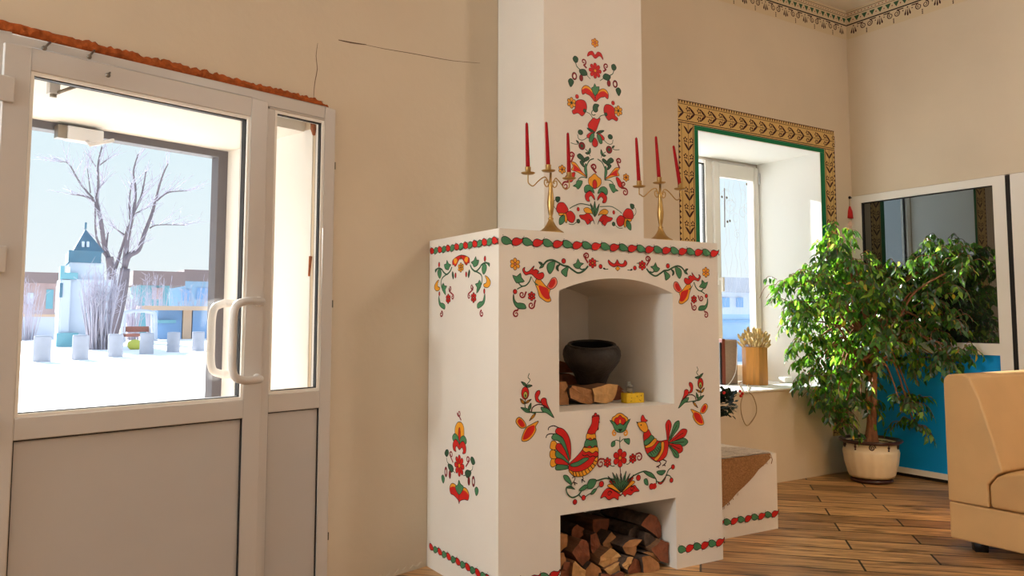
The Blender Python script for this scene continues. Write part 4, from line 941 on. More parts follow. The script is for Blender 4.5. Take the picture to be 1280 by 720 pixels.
# ================================================================== CANDELABRA
def candelabrum(px_c, pans, cups_y, base_y, ydep, label):
    base = hY(px_c, base_y, ydep); bx = base.x; sc = .0038
    t = empty('candelabra', (bx, ydep, H), label, 'candelabra', 'brass candelabra on the stove')
    P = [hY(x, y, ydep) for x, y in pans]
    zc = P[1].z
    z = lambda f: H+(zc-H)*f
    mb = MB(); mb.lathe([(.0, H), (.064, H), (.066, H+.004), (.062, H+.009), (.048, H+.018), (.033, H+.03), (.022, H+.046), (.014, H+.062), (.011, H+.07)], (bx, ydep, 0), 'brass', 32, cap=False); mb.build('base', t)
    h0 = H+.068; h1 = zc-.048; dh = h1-h0
    mb = MB(); mb.lathe([(.010, h0), (.014, h0+.006), (.009, h0+.012), (.009, h0+.022), (.0115, h0+.03), (.016, h0+.32*dh), (.0175, h0+.45*dh), (.013, h0+.68*dh), (.0095, h0+.84*dh), (.012, h0+.88*dh), (.012, h0+.91*dh), (.009, h1-.004), (.007, h1), (.0055, zc-.004)], (bx, ydep, 0), 'brass', 24); mb.build('stem', t)
    out = []
    for i in range(3):
        p = P[i]
        if i != 1:
            sg = -1 if i == 0 else 1; w = abs(p.x-bx)
            pts = [(bx+sg*.006, ydep, h1-.012)]
            # scroll at the stem, then the outward swing and up to the pan
            for k in range(9):
                a = -PI/2+sg*0+2*PI*k/8*.85
                pts.append((bx+sg*(.026+.018*math.cos(a+PI)), ydep, zc-.055+.018*math.sin(a)))
            sp = [(bx+sg*w*.34, ydep, zc-.032), (bx+sg*w*.55, ydep, zc-.052), (bx+sg*w*.78, ydep, zc-.078), (bx+sg*w*.95, ydep, zc-.07), (p.x, ydep, p.z-.035), (p.x, ydep, p.z)]
            m2 = MB(); m2.tube(cr([(bx+sg*.004, ydep, h1+.0), (bx+sg*.02, ydep, zc-.075), (bx+sg*.037, ydep, zc-.062), (bx+sg*.034, ydep, zc-.043), (bx+sg*.02, ydep, zc-.046), (bx+sg*.022, ydep, zc-.058)], False, 4), .0028, 'brass', 8)
            m2.tube(cr([(bx+sg*.01, ydep, zc-.056), (bx+sg*.028, ydep, zc-.03)]+sp, False, 4), .003, 'brass', 8); m2.build('arm', t)
        m2 = MB(); m2.lathe([(.0, p.z-.004), (.012, p.z-.003), (.028, p.z), (.0345, p.z+.005), (.0335, p.z+.0065), (.026, p.z+.003), (.012, p.z+.001)], (p.x, ydep, 0), 'brass', 28, cap=False)
        pan = m2.build('drip_pan', t)
        m2 = MB(); m2.lathe([(.010, p.z), (.0135, p.z+.004), (.0135, p.z+.03), (.0145, p.z+.033), (.011, p.z+.033), (.011, p.z+.008)], (p.x, ydep, 0), 'brass', 20, cap=False); m2.build('candle_cup', pan)
        out.append(p)
    return t, out
def candle(foot, px, py, ydep, label):
    tip = hY(px, py, ydep+.0)
    f = Vector((foot.x, ydep, foot.z+.009)); d = tip-f
    pts = [f+d*k for k in (0, .05, .3, .6, .9, .985, 1)]
    rs = [.0095, .0103, .0098, .0086, .0072, .0062, .0025]
    root = empty('taper_candle', f, label, 'candle', 'dark red taper candles')
    m = MB(); m.tube(pts, rs, 'candle', 14); m.build('wax', root)
    m = MB(); m.tube([tip-d*.005, tip+d*.012+Vector((.001, 0, 0))], .0013, 'wick', 5); m.build('wick', root)
YC = .085
c1, f1 = candelabrum(688.5, [(660, 217.5), (685.5, 214.5), (711.5, 224)], 0, 290, YC, 'brass three-armed candelabra on the stove shelf, left of the painted chimney tree')
for f, (x, y), w in zip(f1, ((658.3, 153.5), (682.8, 152.5), (709.7, 166)), ('left', 'middle', 'right')): candle(f, x, y, YC, f'dark red taper candle in the {w} cup of the left brass candelabra')
c2, f2 = candelabrum(826, [(799, 234), (824.2, 229.5), (850.5, 237)], 0, 298.5, YC, 'brass three-armed candelabra on the right end of the stove shelf, near the window border')
for f, (x, y), w in zip(f2, ((795.2, 172), (819.8, 170.5), (841.8, 182)), ('left', 'middle', 'right')): candle(f, x, y, YC, f'dark red taper candle in the {w} cup of the right brass candelabra')

# ================================================================== FIREWOOD
def log(name, poly_px, off, sc, y0, length, label, face='wood_end', side='wood_side', skew=(0, 0), shrink=.92, group='firewood under the stove', zmin=None, lead=0):
    P = [hY(off[0]+poly_px[i]/sc, off[1]+poly_px[i+1]/sc, y0) for i in range(0, len(poly_px), 2)]
    if zmin is not None: P = [Vector((p.x, p.y, max(p.z, zmin))) for p in P]
    P = [Vector((v[0], y0, v[1])) for v in [(a.x, a.z) for a in P]]
    c = sum(P, Vector())/len(P)
    Q = []
    N = len(P)
    for i in range(N):                      # slightly broken edges
        a, b = P[i], P[(i+1) % N]
        Q += [a, a.lerp(b, .5)+(a-c).normalized()*random.uniform(-.002, .003)]
    m = MB(); N = len(Q)
    jit = [random.uniform(-.006, .006) for _ in Q]
    front = [q+Vector((0, jit[i]+lead*(q.x-c.x), 0)) for i, q in enumerate(Q)]
    sx, sz = skew
    rings = [front]
    for k in (1, 2):
        t = k/2
        rings.append([c+(q-c)*(1-(1-shrink)*t)+Vector((sx*t*length+random.uniform(-.002, .002), length*t+jit[i]*.5, sz*t*length)) for i, q in enumerate(Q)])
    if zmin is not None:
        for r in rings:
            for q in r: q.z = max(q.z, zmin)
    cf = c+Vector((0, -.004, 0))
    m.add(front+[cf], [(i, (i+1) % N, N) for i in range(N)], face)
    for k in range(2): m.add(rings[k]+rings[k+1], [(i, (i+1) % N, N+(i+1) % N, N+i) for i in range(N)], side)
    m.add(rings[2], [tuple(range(N-1, -1, -1))], face)
    o = m.build('firewood_log'); tag(o, label, 'firewood', group); return o
OA, OB, S_ = (690, 625), (760, 625), 7.578
g = 'split firewood in the opening under the stove'
LG = [
 (OA, (40, 318, 150, 328, 136, 440, 80, 492, 40, 492), .1, 'upper of two tan split logs cut off by the left edge of the wood opening', 'wood_end', 'wood_side', 0),
 (OA, (40, 496, 112, 498, 136, 560, 102, 655, 40, 662), .09, 'tan split log at the left edge of the wood opening, below another cut-off log', 'wood_end', 'bark', 0),
 (OA, (185, 290, 236, 230, 262, 250, 300, 268, 290, 330, 238, 385, 190, 350), .2, 'small log with flaking whitish bark at the upper left of the wood stack', 'wood_red', 'bark', 0),
 (OA, (196, 500, 250, 422, 290, 378, 330, 388, 350, 440, 354, 545, 318, 650, 240, 572), .1, 'large brown wedge-shaped split log left of centre in the wood stack', 'wood_red', 'wood_side', 0),
 (OA, (362, 420, 362, 330, 420, 308, 476, 470, 440, 540, 420, 558, 385, 522), .15, 'narrow upright brown log between the large wedge and the pale central log', 'wood_red', 'bark', 0),
 (OA, (385, 185, 545, 180, 520, 300, 482, 402, 440, 382, 400, 300), .26, 'dark reddish triangular log at the top of the wood stack', 'wood_red', 'wood_side', 0),
 (OA, (484, 412, 568, 300, 604, 345, 634, 402, 562, 460, 492, 442), .17, 'tan triangular log below the dark reddish one at the top', 'wood_end', 'bark', 0),
 (OA, (464, 540, 550, 455, 604, 485, 652, 532, 640, 570, 570, 618, 502, 645, 442, 610), .08, 'pale fan-shaped log end in the centre of the wood stack', 'wood_pale', 'wood_side', 0),
 (OA, (488, 656, 570, 620, 640, 585, 650, 670, 575, 712, 520, 692), .06, 'pale split log directly below the fan-shaped central log', 'wood_pale', 'wood_side', 0),
 (OA, (206, 600, 225, 580, 270, 630, 322, 665, 322, 760, 190, 760), .05, 'pale upright split log at the bottom left of the wood stack', 'wood_pale', 'wood_side', 1),
 (OA, (325, 655, 370, 590, 450, 640, 466, 690, 440, 760, 328, 760), .07, 'tan log at the bottom, between the pale upright log and the pale central ones', 'wood_end', 'bark', 1),
 (OA, (86, 690, 98, 650, 122, 590, 205, 575, 190, 645, 184, 760, 86, 760), .08, 'brown barked log at the very bottom left corner of the wood stack', 'wood_red', 'bark', 1),
 (OA, (470, 700, 520, 698, 575, 716, 650, 676, 684, 690, 684, 800, 470, 800), .045, 'reddish log lying lowest in the middle of the wood stack, at the photo edge', 'wood_red', 'bark', 1),
 (OB, (318, 240, 348, 180, 395, 132, 440, 145, 480, 185, 510, 250, 512, 330, 486, 372, 420, 312), .1, 'big round orange-brown log at the upper right of the wood stack', 'wood_red', 'bark', 0),
 (OB, (200, 340, 205, 290, 262, 240, 305, 250, 346, 290, 340, 380, 270, 372), .15, 'log showing rough grey bark left of the big round log', 'bark', 'bark', 0),
 (OB, (346, 300, 400, 318, 474, 388, 420, 430, 378, 458, 344, 420), .085, 'dark rough-barked log wedged under the big round log', 'bark', 'bark', 0),
 (OB, (130, 440, 210, 382, 320, 374, 272, 440, 250, 532, 180, 512), .075, 'tan log with cracked face right of the fan-shaped log, above a bright one', 'wood_end', 'bark', 0),
 (OB, (410, 462, 512, 378, 572, 404, 572, 600, 500, 580, 420, 486), .05, 'squared brown log with lit top standing at the right wall of the wood opening', 'wood_red', 'wood_side', 0),
 (OB, (318, 545, 350, 530, 402, 530, 480, 590, 496, 652, 400, 690, 340, 692), .035, 'pale round log with bark rim at the lower right of the wood stack', 'wood_end', 'bark', 0),
 (OB, (135, 612, 190, 545, 246, 545, 215, 600, 180, 662, 140, 632), .03, 'small bright yellowish split log left of the pale round log with bark rim', 'wood_pale', 'bark', 0),
 (OB, (190, 662, 246, 552, 308, 580, 312, 690, 250, 735, 200, 720), .055, 'dark reddish log between the bright yellowish log and the pale round log', 'wood_red', 'bark', 1),
 (OB, (330, 500, 372, 488, 430, 505, 500, 585, 480, 588, 402, 526), .06, 'thin curved slab of bark above the pale round log', 'wood_end', 'bark', 0),
]
for off, poly, y0, lab, fk, sk, fl in LG:
    log('firewood_log', poly, off, S_, y0, .34, lab, fk, sk, (random.uniform(-.05, .03) if off is OA and poly[0] > 150 else (.04 if off is OA else -.05), random.uniform(-.03, .01)), .86, g, zmin=.002)
# --- upper niche
g2 = 'firewood in the arched niche'
O2 = (690, 410); S2 = 6.854
def ny(px, py): return hZ(O2[0]+px/S2, O2[1]+py/S2, NZB).y
NL = [((20, 470, 122, 458, 142, 530, 138, 655, 20, 672), ny(100, 664), 'tan log standing partly hidden at the left edge of the arched niche', 'wood_end', 'wood_side', .3),
      ((150, 520, 172, 492, 260, 512, 332, 530, 368, 565, 352, 640, 335, 662, 250, 640, 160, 600), ny(300, 656), 'orange-brown log lying second from the left in the arched niche', 'wood_end', 'bark', .3),
      ((350, 520, 480, 478, 562, 486, 545, 570, 512, 630, 470, 648, 362, 632), ny(470, 648), 'broad pale split log under the iron pot, nearest the yellow block', 'wood_pale', 'wood_side', .22),
      ((556, 486, 600, 512, 632, 548, 598, 612, 520, 632, 535, 560), ny(560, 630)+.05, 'small dark-sided log tucked behind the broad pale split log', 'wood_red', 'wood_side', .2)]
for poly, y0, lab, fk, sk, ln in NL: log('firewood_log', poly, O2, S2, y0, ln, lab, fk, sk, (-.05, 0), .95, g2, zmin=NZB+.001)
zt1 = hY(700, 481, .36).z
log('firewood_log', (20, 396, 150, 390, 205, 420, 232, 480, 215, 560, 20, 560), O2, S2, .5, .2, 'dark reddish log behind the front row, lower of the two left of the pot', 'wood_red', 'wood_side', (0, 0), .95, g2, zmin=NZB+.001)
log('firewood_log', (20, 290, 70, 282, 130, 300, 184, 382, 60, 384, 20, 380), O2, S2, .5, .2, 'dark reddish log on top of another one, left of the iron pot', 'wood_red', 'wood_side', (0, 0), .95, g2)

# --- cast iron pot on the logs
YP = .36
cpt = hY(739, 480, YP); px2m = (hY(775, 445, YP).x-hY(703, 445, YP).x)
R = 36.2*(hY(739, 445, YP)-CAM).dot(FWD)/CF; zb = hY(739, 481, YP).z; zt = hY(739, 429.5, YP).z; hp = zt-zb; xc = hY(739.2, 450, YP).x
pot = empty('cast_iron_pot', (xc, YP, zb), 'round dark cast iron pot resting on the logs in the arched niche', 'pot')
mb = MB(); prof = [(0, 0), (.47, 0), (.5, .03), (.53, .12), (.62, .28), (.8, .45), (.95, .6), (1.0, .74), (.985, .85), (.92, .94), (.80, .985), (.77, 1.0), (.74, 1.0), (.74, .97), (.86, .88), (.9, .72), (.8, .5), (.5, .2), (0, .12)]
mb.lathe([(r*R, zb+z*hp) for r, z in prof], (xc, YP, 0), ['iron']*13+['iron_in']*5, 48, cap=False); mb.build('body', pot)
mb = MB(); mb.lathe([(.83*R, zb+.965*hp), (.845*R, zb+.99*hp), (.82*R, zb+1.015*hp), (.76*R, zb+1.015*hp), (.745*R, zb+.99*hp)], (xc, YP, 0), 'iron', 48, cap=False); mb.build('rim', pot)
rh = Vector((RGT.x, RGT.y, 0)).normalized()
pot.rotation_euler = Matrix.Rotation(math.radians(9), 3, rh).to_euler()
# --- yellow block with a grey mouse
yc = hZ(793, 504.5, NZB).y+.02
a, b = hY(783.5, 500, yc), hY(804, 500, yc); zt = hY(793, 491.5, yc).z; z0 = NZB+.001
cheese = empty('cheese_block', ((a.x+b.x)/2, yc+.02, NZB), 'small yellow cheese-shaped block standing in the niche right of the logs', 'ornament')
mb = MB(); V = [(a.x, yc, z0), (b.x, yc-.006, z0), (b.x, yc+.05, z0), (a.x+.012, yc+.06, z0)]; mb.add([Vector(v) for v in V]+[Vector((v[0], v[1], zt)) for v in V], [(0, 1, 2, 3), (4, 5, 6, 7), (0, 1, 5, 4), (1, 2, 6, 5), (2, 3, 7, 6), (3, 0, 4, 7)], 'cheese'); rnd = random.Random(4)
for i in range(9):
    t = rnd.random(); x = a.x+(b.x-a.x)*(.1+.8*t); z = z0+(zt-z0)*rnd.uniform(.15, .85); mb.ball((x, yc-.006*t, z), rnd.uniform(.002, .0042), 'hole', 8, 5, (1, .35, 1))
mb.build('block', cheese)
mx, mz = hY(789.5, 491, yc).x, zt; my = yc+.022
mouse = empty('mouse_figurine', (mx, my, mz), 'tiny grey mouse figurine sitting on the yellow block in the niche', 'figurine')
mb = MB(); mb.ball((mx+.004, my, mz+.017), .018, 'mouse', 14, 10, (1.1, .9, .98)); mb.ball((mx+.002, my-.008, mz+.036), .0125, 'mouse', 12, 8, (1.15, 1, .95)); mb.ball((mx+.014, my-.012, mz+.034), .006, 'mouse', 8, 6, (1.4, .8, .8))
for s in (-1, 1): mb.tube([(mx+.012, my+s*.012-.004, mz+.003), (mx+.02, my+s*.012-.008, mz+.003)], .004, 'mouse', 8)
mb.build('body', mouse, weld=False)
for s in (-1, 1):
    mb = MB(); mb.ball((mx-.004+s*.007, my-.006, mz+.05), .0085, 'mouse', 10, 6, (.75, .35, 1.15)); mb.build('ear', mouse)
mb = MB(); mb.tube(cr([(mx-.012, my, mz+.008), (mx-.028, my, mz+.006), (mx-.036, my, mz+.016), (mx-.044, my, mz+.014)], False, 4), .0022, 'mouse', 6); mb.build('tail', mouse)

# ================================================================== WINDOWSILL THINGS
SZ = SILL
vp = hZ(954, 481.5, SZ); k = (vp-CAM).dot(FWD)/CF
vr = 15.8*k; vh = 47*k
vase = empty('wooden_vase', vp+Vector((0, .0, 0)), 'honey-coloured hexagonal wooden vase on the windowsill, filled with dried grass', 'vase')
cy = vp.y+vr*.8; vx = vp.x
cy = max(cy, wb(vx, 0, 0).y+vr*.6)
mb = MB(); mb.lathe([(0, SZ), (vr*.98, SZ), (vr, SZ+.004), (vr, SZ+vh), (vr*.82, SZ+vh), (vr*.8, SZ+.05), (0, SZ+.05)], (vx, cy, 0), 'vase', 6, fn=lambda r, z, a: r, smooth=False, cap=False); vb = mb.build('body', vase)
mb = MB(); rnd = random.Random(6); ears = MB()
for i in range(120):
    a = rnd.uniform(0, 2*PI); r = vr*.7*math.sqrt(rnd.random()); rr = r*1.7; z = SZ+vh
    top = Vector((vx+rr*math.cos(a)*1.05, cy+rr*math.sin(a), z+rnd.uniform(.02, .17)*(1.05-.5*r/(vr*.7))))
    f = Vector((vx+r*math.cos(a)*.9, cy+r*math.sin(a)*.9, z-.05)); mb.tube([f, f.lerp(top, .6)+Vector((0, 0, .01)), top], .0016, 'straw', 4)
    d = (top-f).normalized(); q = d.to_track_quat('Z', 'Y').to_matrix(); ears.ball(top, .024, 'straw', 7, 5, (.42, .42, 1), q)
st = mb.build('stalks', vase, weld=False); ears.build('dried_ears', vase, weld=False)
# speaker box
def hs(px, py): return hZ(px, py, SZ)
s0, s1 = hs(907, 481), hs(923.5, 480.5); ztop = SZ+(55.5)*(s1-CAM).dot(FWD)/CF
spk = empty('upright_box', ((s0+s1)/2), 'small upright brown box with dark red side on the windowsill, half behind the stove', 'box')
dx = (s1-s0); dx.z = 0; ux = dx.normalized(); uy = Vector((-ux.y, ux.x, 0)); wd = dx.length; dp = .16
def sp(a, b, c): return s0+ux*a+uy*b+Vector((0, 0, c))
mb = MB(); mb.boxf(sp, -.0, wd, .012, dp, .004, ztop-SZ, 'spk'); mb.build('front_panel', spk, bevel=.004)
mb = MB(); mb.boxf(sp, -.03, 0, -.005, dp, .004, ztop-SZ+.008, 'spk_side'); mb.boxf(sp, -.03, wd, .01, dp, 0, .004, 'blackplastic'); mb.build('casing', spk, bevel=.004)
mb = MB(); mb.boxf(sp, -.048, -.03, .0, dp, .004, ztop-SZ-.02, 'blackplastic'); mb.build('side_panel', spk, bevel=.004)
# cables
def wcab(pts, nm, lab, r=.004, k='cable'):
    m = MB(); m.tube(cr(pts, False, 6), r, k, 6); o = m.build(nm); tag(o, lab, 'cable'); return o
SE = lambda px, py, d=.03: hZ(px, py, SZ+.006)
fw = lambda px, py: hit(px, py, wb(2, -.03, 0), (-math.sin(A2), math.cos(A2), 0))
edge = lambda px, py: Vector((fw(px, py).x, wb(fw(px, py).x, -.026, 0).y, SZ+.004))
wcab([SE(906, 479), SE(915, 475), SE(928, 474.5), SE(936, 476.5), edge(935, 485), fw(941, 495), fw(945.5, 508), fw(944, 520), fw(934, 532), fw(927.5, 520), fw(926, 505), fw(929, 492), edge(928, 486), SE(924, 480), SE(930, 476)], 'cable', 'beige cable looping down from the windowsill in front of the vase')
b0 = sp(wd*.9, -.006, ztop-SZ-.06)
wcab([b0, sp(wd*.75, -.02, .16), sp(wd*.5, -.035, .08), sp(.0, -.05, .012), SE(905, 482)], 'cable', 'pale cable running down the front of the small upright brown box', .0032, 'adapter')
wcab([SE(935, 474), SE(960, 466), SE(978, 465), SE(992, 468), SE(1010, 467), edge(1012, 486), fw(1020, 495), fw(1027, 497)], 'cable', 'dark thin cable trailing along the back of the windowsill towards the plant', .0024, 'benchwood')
ap = SE(985, 478)
t = empty('power_adapter', ap, 'small white power adapter lying in the sun at the right end of the windowsill', 'adapter')
mb = MB(); mb.box(ap.x-.045, ap.x+.05, ap.y-.01, ap.y+.06, SZ, SZ+.05, 'adapter'); mb.build('body', t, bevel=.008)
mb = MB(); mb.box(ap.x+.05, ap.x+.11, ap.y+.005, ap.y+.05, SZ, SZ+.028, 'adapter'); mb.build('plug', t, bevel=.006)
# succulent hanging beside the stove
sc_ = hY(912, 505, .98); 
t = empty('succulent', sc_+Vector((-.03, .05, -.1)), 'dark green leafy succulent with red flowers half hidden behind the right edge of the stove', 'plant')
mb = MB(); rnd = random.Random(9)
for i in range(150):
    a = rnd.uniform(0, 2*PI); el = rnd.uniform(-1.0, 1.1); r = rnd.uniform(.03, .13); d = Vector((math.cos(a)*math.cos(el), math.sin(a)*math.cos(el)*.8, math.sin(el)))
    c0 = sc_+Vector((-.03, .02, .0))+d*r*.8
    s = Vector((-d.y, d.x, .2)).normalized()*rnd.uniform(.018, .026); L_ = d*rnd.uniform(.034, .05)+Vector((0, 0, .008))
    mb.add([c0, c0+L_*.5+s, c0+L_, c0+L_*.5-s, c0+L_*.5+d.cross(s).normalized()*.004], [(0, 1, 4), (1, 2, 4), (2, 3, 4), (3, 0, 4)], 'succulent', True)
mb.build('foliage', t, weld=False)
for x, y in ((925, 489), (928, 492), (926, 495), (905, 491)): mb = MB(); mb.ball(hY(x, y, .95), .011, 'redfelt', 8, 6); mb.build('flower', t, weld=False)
pb = sc_+Vector((-.2, .03, -.02))
mb = MB(); mb.lathe([(0, pb.z-.13), (.035, pb.z-.13), (.055, pb.z-.01), (.058, pb.z), (.05, pb.z), (.0, pb.z-.01)], (pb.x, pb.y, 0), 'brown_glaze', 20, cap=False); mb.box(pb.x-.07, pb.x+.05, pb.y-.06, wb(pb.x, 0, 0).y, pb.z-.15, pb.z-.13, 'wood_side'); mb.build('pot', t)

# ================================================================== SOFA
f0 = hZ(1187, 672, .06); XS = f0.x; YR = f0.y; ZB = .06
def se(px, py): h = hX(px, py, XS); return h
ztop = se(1195, 468).z; zseam = .2585; XE = XS+1.62
yA = se(1211, 468).y; yB = se(1251, 590).y; zB = se(1250, 590).z; zS0 = se(1235, 606).z; yFront = YR-.92
sofa = empty('sofa', ((XS+XE)/2, (YR+yFront)/2, 0), 'tan leather armless sofa section facing away from the blue panel, lower right', 'sofa')
def prism(name, prof, x0, x1, k, bev):
    m = MB(); n = len(prof); V = [Vector((x0, y, z)) for y, z in prof]+[Vector((x1, y, z)) for y, z in prof]
    m.add(V, [tuple(range(n)), tuple(range(2*n-1, n-1, -1))]+[(i, (i+1) % n, n+(i+1) % n, n+i) for i in range(n)], k); return m.build(name, sofa, bevel=bev)
prism('backrest', [(YR, zseam+.002), (YR+.002, ztop-.06), (YR, ztop-.03), (YR-.02, ztop-.005), (YR-.05, ztop), (yA+.03, ztop+.002), (yA, ztop-.012), (yA-.05, ztop-.12), (yB+.02, zB+.12), (yB-.01, zB+.0), (yB+.02, zS0+.06), (yB+.07, zS0-.0), (yB+.07, zseam+.002)], XS, XE, 'leather', .012)
prism('seat_cushion', [(yB+.065, zseam+.003), (yB+.068, zS0-.005), (yB+.03, zS0+.045), (yB-.03, zS0+.075), (yB-.12, zS0+.09), (yFront+.05, zS0+.085), (yFront+.012, zS0+.06), (yFront, zS0), (yFront, zseam+.003)], XS+.004, XE, 'leather_in', .02)
prism('base', [(YR-.002, ZB), (YR-.002, zseam-.001), (yFront, zseam-.001), (yFront+.02, ZB)], XS+.002, XE, 'leather', .012)
for x in (XS+.1, XE-.1):
    for y in (YR-.11, yFront+.1):
        m = MB(); m.lathe([(.044, 0), (.05, ZB+.004)], (x, y, 0), 'blackplastic', 4); m.build('leg', sofa)

# hanging ornament by the partition
hk = hR(1062, 246.5); o_ = lambda px, py: hit(px, py, wr(0, -.04, 0), (math.cos(A3), math.sin(A3), 0))
t = empty('hanging_ornament', o_(1061, 272), 'small red-hatted felt ornament hanging by a string at the top left corner of the partition', 'ornament')
top, hat, mid, face, foot = o_(1062, 247), o_(1062, 258), o_(1061.5, 273), o_(1062, 281), o_(1062, 292)
m = MB(); m.tube([top, hat], .0035, 'cable', 6); m.ball(top+Vector((0, 0, 0)), .013, 'darkgap', 10, 6); m.tube([top, top+Vector((.045, 0, 0))], .004, 'darkgap', 6); m.build('string', t)
m = MB(); m.tube([hat, hat.lerp(mid, .4), mid], [.008, .024, .034], 'redfelt', 14); m.build('hat', t)
m = MB(); m.ball(face, .028, 'skin', 12, 8, (1, .7, 1.1)); m.build('face', t)
m = MB(); a = o_(1055.5, 279); m.ball(a, .017, 'redfelt', 10, 8, (.8, .6, 1.3)); m.tube([mid, a], .006, 'redfelt', 6); m.build('arm', t)
m = MB(); m.tube([face+Vector((0, 0, -.025)), foot], .004, 'cable', 6); m.ball(foot, .012, 'wick', 8, 6, (1.8, 1, .6)); m.build('legs', t)
# ================================================================== POTTED FICUS
pb = hZ(1090, 606, 0); k = (pb-CAM).dot(FWD)/CF
vd = Vector((pb.x-CAM.x, pb.y-CAM.y, 0)).normalized()
RB = 25*k; RT = 33.5*k; PH = 53*k
pc = Vector((pb.x, pb.y, 0))+vd*(RB*.95)
plant = empty('potted_ficus', pc, 'tall leafy fig plant in a cream pot in the corner by the blue panel', 'plant')
mb = MB(); flute = lambda r, z, a: r*(1+.034*abs(math.cos(9*a))) if .1*PH < z < .78*PH else r
prof = [(0, .03), (RB*.86, .03), (RB*.97, .05), (RB*1.04, .13*PH), (RB*1.1, .2*PH), (RT*.93, .45*PH), (RT*.985, .72*PH), (RT*.985, .79*PH), (RT*.96, .795*PH), (RT*.97, .96*PH), (RT*.9, .96*PH), (RT*.86, .7*PH), (0, .7*PH)]
mb.lathe(prof, pc, ['brown_glaze', 'brown_glaze', 'brown_glaze', 'pot', 'pot', 'pot', 'pot', 'pot', 'pot', 'pot', 'pot', 'pot'], 72, fn=flute, cap=False)
# curled ornaments round the collar
for q in range(10):
    a = math.atan2(-vd.y, -vd.x)+.05+q*2*PI/10; n_ = Vector((math.cos(a), math.sin(a), 0)); t_ = Vector((-n_.y, n_.x, 0)); c = pc+n_*(RT*.975)+Vector((0, 0, .875*PH))
    if q % 2 == 0:
        pts = [c+t_*(.026*(1-i/22)*math.cos(i*.6))+Vector((0, 0, .026*(1-i/22)*math.sin(i*.6))) for i in range(20)]; mb.tube(pts, .004, 'brown_glaze', 6)
    else:
        for dz, w in ((.02, .012), (0, .017), (-.02, .012)): mb.ball(c+Vector((0, 0, dz)), w, 'brown_glaze', 8, 6, (.6, .6, .7))
mb.build('pot', plant)
mb = MB(); mb.lathe([(RT*.9, .93*PH), (RT*1.08, .94*PH), (RT*1.15, .985*PH), (RT*1.12, 1.02*PH), (RT*1.0, 1.015*PH), (RT*.93, .97*PH), (RT*.88, .9*PH)], pc, 'brown_glaze', 56, cap=False); mb.build('rim', plant)
mb = MB(); mb.lathe([(0, 0), (RB*.9, 0), (RB*1.02, .012), (RB*1.0, .032), (0, .032)], pc, 'brown_glaze', 48, cap=False); mb.build('saucer', plant)
mb = MB(); mb.lathe([(0, .86*PH), (RT*.9, .85*PH)], pc, 'soil', 32, cap=False); mb.build('soil', plant)
fx = (-FWD.x, -FWD.y)
def pp(px, py, dep=0):
    d = ray(px, py); base = (pc-CAM).dot(FWD); return CAM+d*(base+dep)
rnd = random.Random(21)
br = MB()
hub = [pp(1089, 470), pp(1094, 440, -.05), pp(1084, 430, .05)]
for i, (dx, h_) in enumerate(((-6, hub[0]), (3, hub[1]), (9, hub[2]))):
    f = pc+RGT*(dx*k)*.7+Vector((0, 0, .84*PH))
    br.tube(cr([f, f.lerp(h_, .35)+RGT*.012*(1-i), f.lerp(h_, .7)-RGT*.012*(1-i), h_], False, 5), [.03-.0009*q for q in range(16)], 'trunk', 9)
CL = [(1048, 292, 16, 0), (1040, 318, 26, .05), (1066, 322, 26, -.1), (1022, 342, 26, .1), (1000, 355, 22, -.05), (988, 378, 18, 0), (1094, 345, 26, .1), (1056, 362, 34, -.15), (1088, 385, 34, -.1), (1126, 352, 28, 0),
      (1155, 335, 24, -.05), (1178, 316, 18, 0), (1158, 372, 30, -.05), (1186, 352, 20, -.1), (1020, 392, 30, -.1), (1000, 400, 18, .1), (1042, 420, 32, .1), (1012, 430, 22, -.05), (1092, 430, 30, -.2), (1145, 420, 26, -.1),
      (1172, 412, 24, -.15), (1170, 445, 22, -.1), (1192, 452, 14, -.1), (1046, 470, 28, -.1), (1078, 465, 28, .1), (1060, 500, 24, 0), (1040, 515, 16, -.1), (1122, 395, 30, .1), (1128, 455, 20, .1), (1140, 500, 14, 0),
      (1126, 505, 10, -.1), (1142, 530, 11, -.05), (1010, 468, 10, 0), (1006, 450, 14, .05), (1070, 405, 36, .15), (1108, 420, 30, -.25), (1100, 370, 34, -.25), (1040, 345, 30, .2), (1200, 440, 10, -.1), (1032, 500, 16, .05), (1052, 528, 10, -.1), (1076, 500, 18, .1), (1036, 482, 20, .15), (1205, 330, 12, .1), (980, 352, 12, .1), (1185, 400, 18, .05), (1110, 345, 20, .2), (1060, 440, 30, .15), (1076, 345, 30, .15), (1024, 372, 30, .2), (1150, 395, 30, .1)]
lv = MB()
def leaf(p, d, L_, w, nrm, kk):
    d = d.normalized(); sd = d.cross(nrm)
    if sd.length < 1e-3: sd = d.orthogonal()
    sd.normalize(); up = sd.cross(d)
    a = p; b = p+d*L_
    V = [a, p+d*L_*.3+sd*w*.46+up*w*.12, p+d*L_*.62+sd*w*.36+up*w*.1, b-up*w*.12, p+d*L_*.62-sd*w*.36+up*w*.1, p+d*L_*.3-sd*w*.46+up*w*.12, p+d*L_*.33, p+d*L_*.64]
    lv.add(V, [(0, 6, 1), (1, 6, 7, 2), (2, 7, 3), (0, 5, 6), (5, 4, 7, 6), (4, 3, 7)], kk, True)
nl = 0
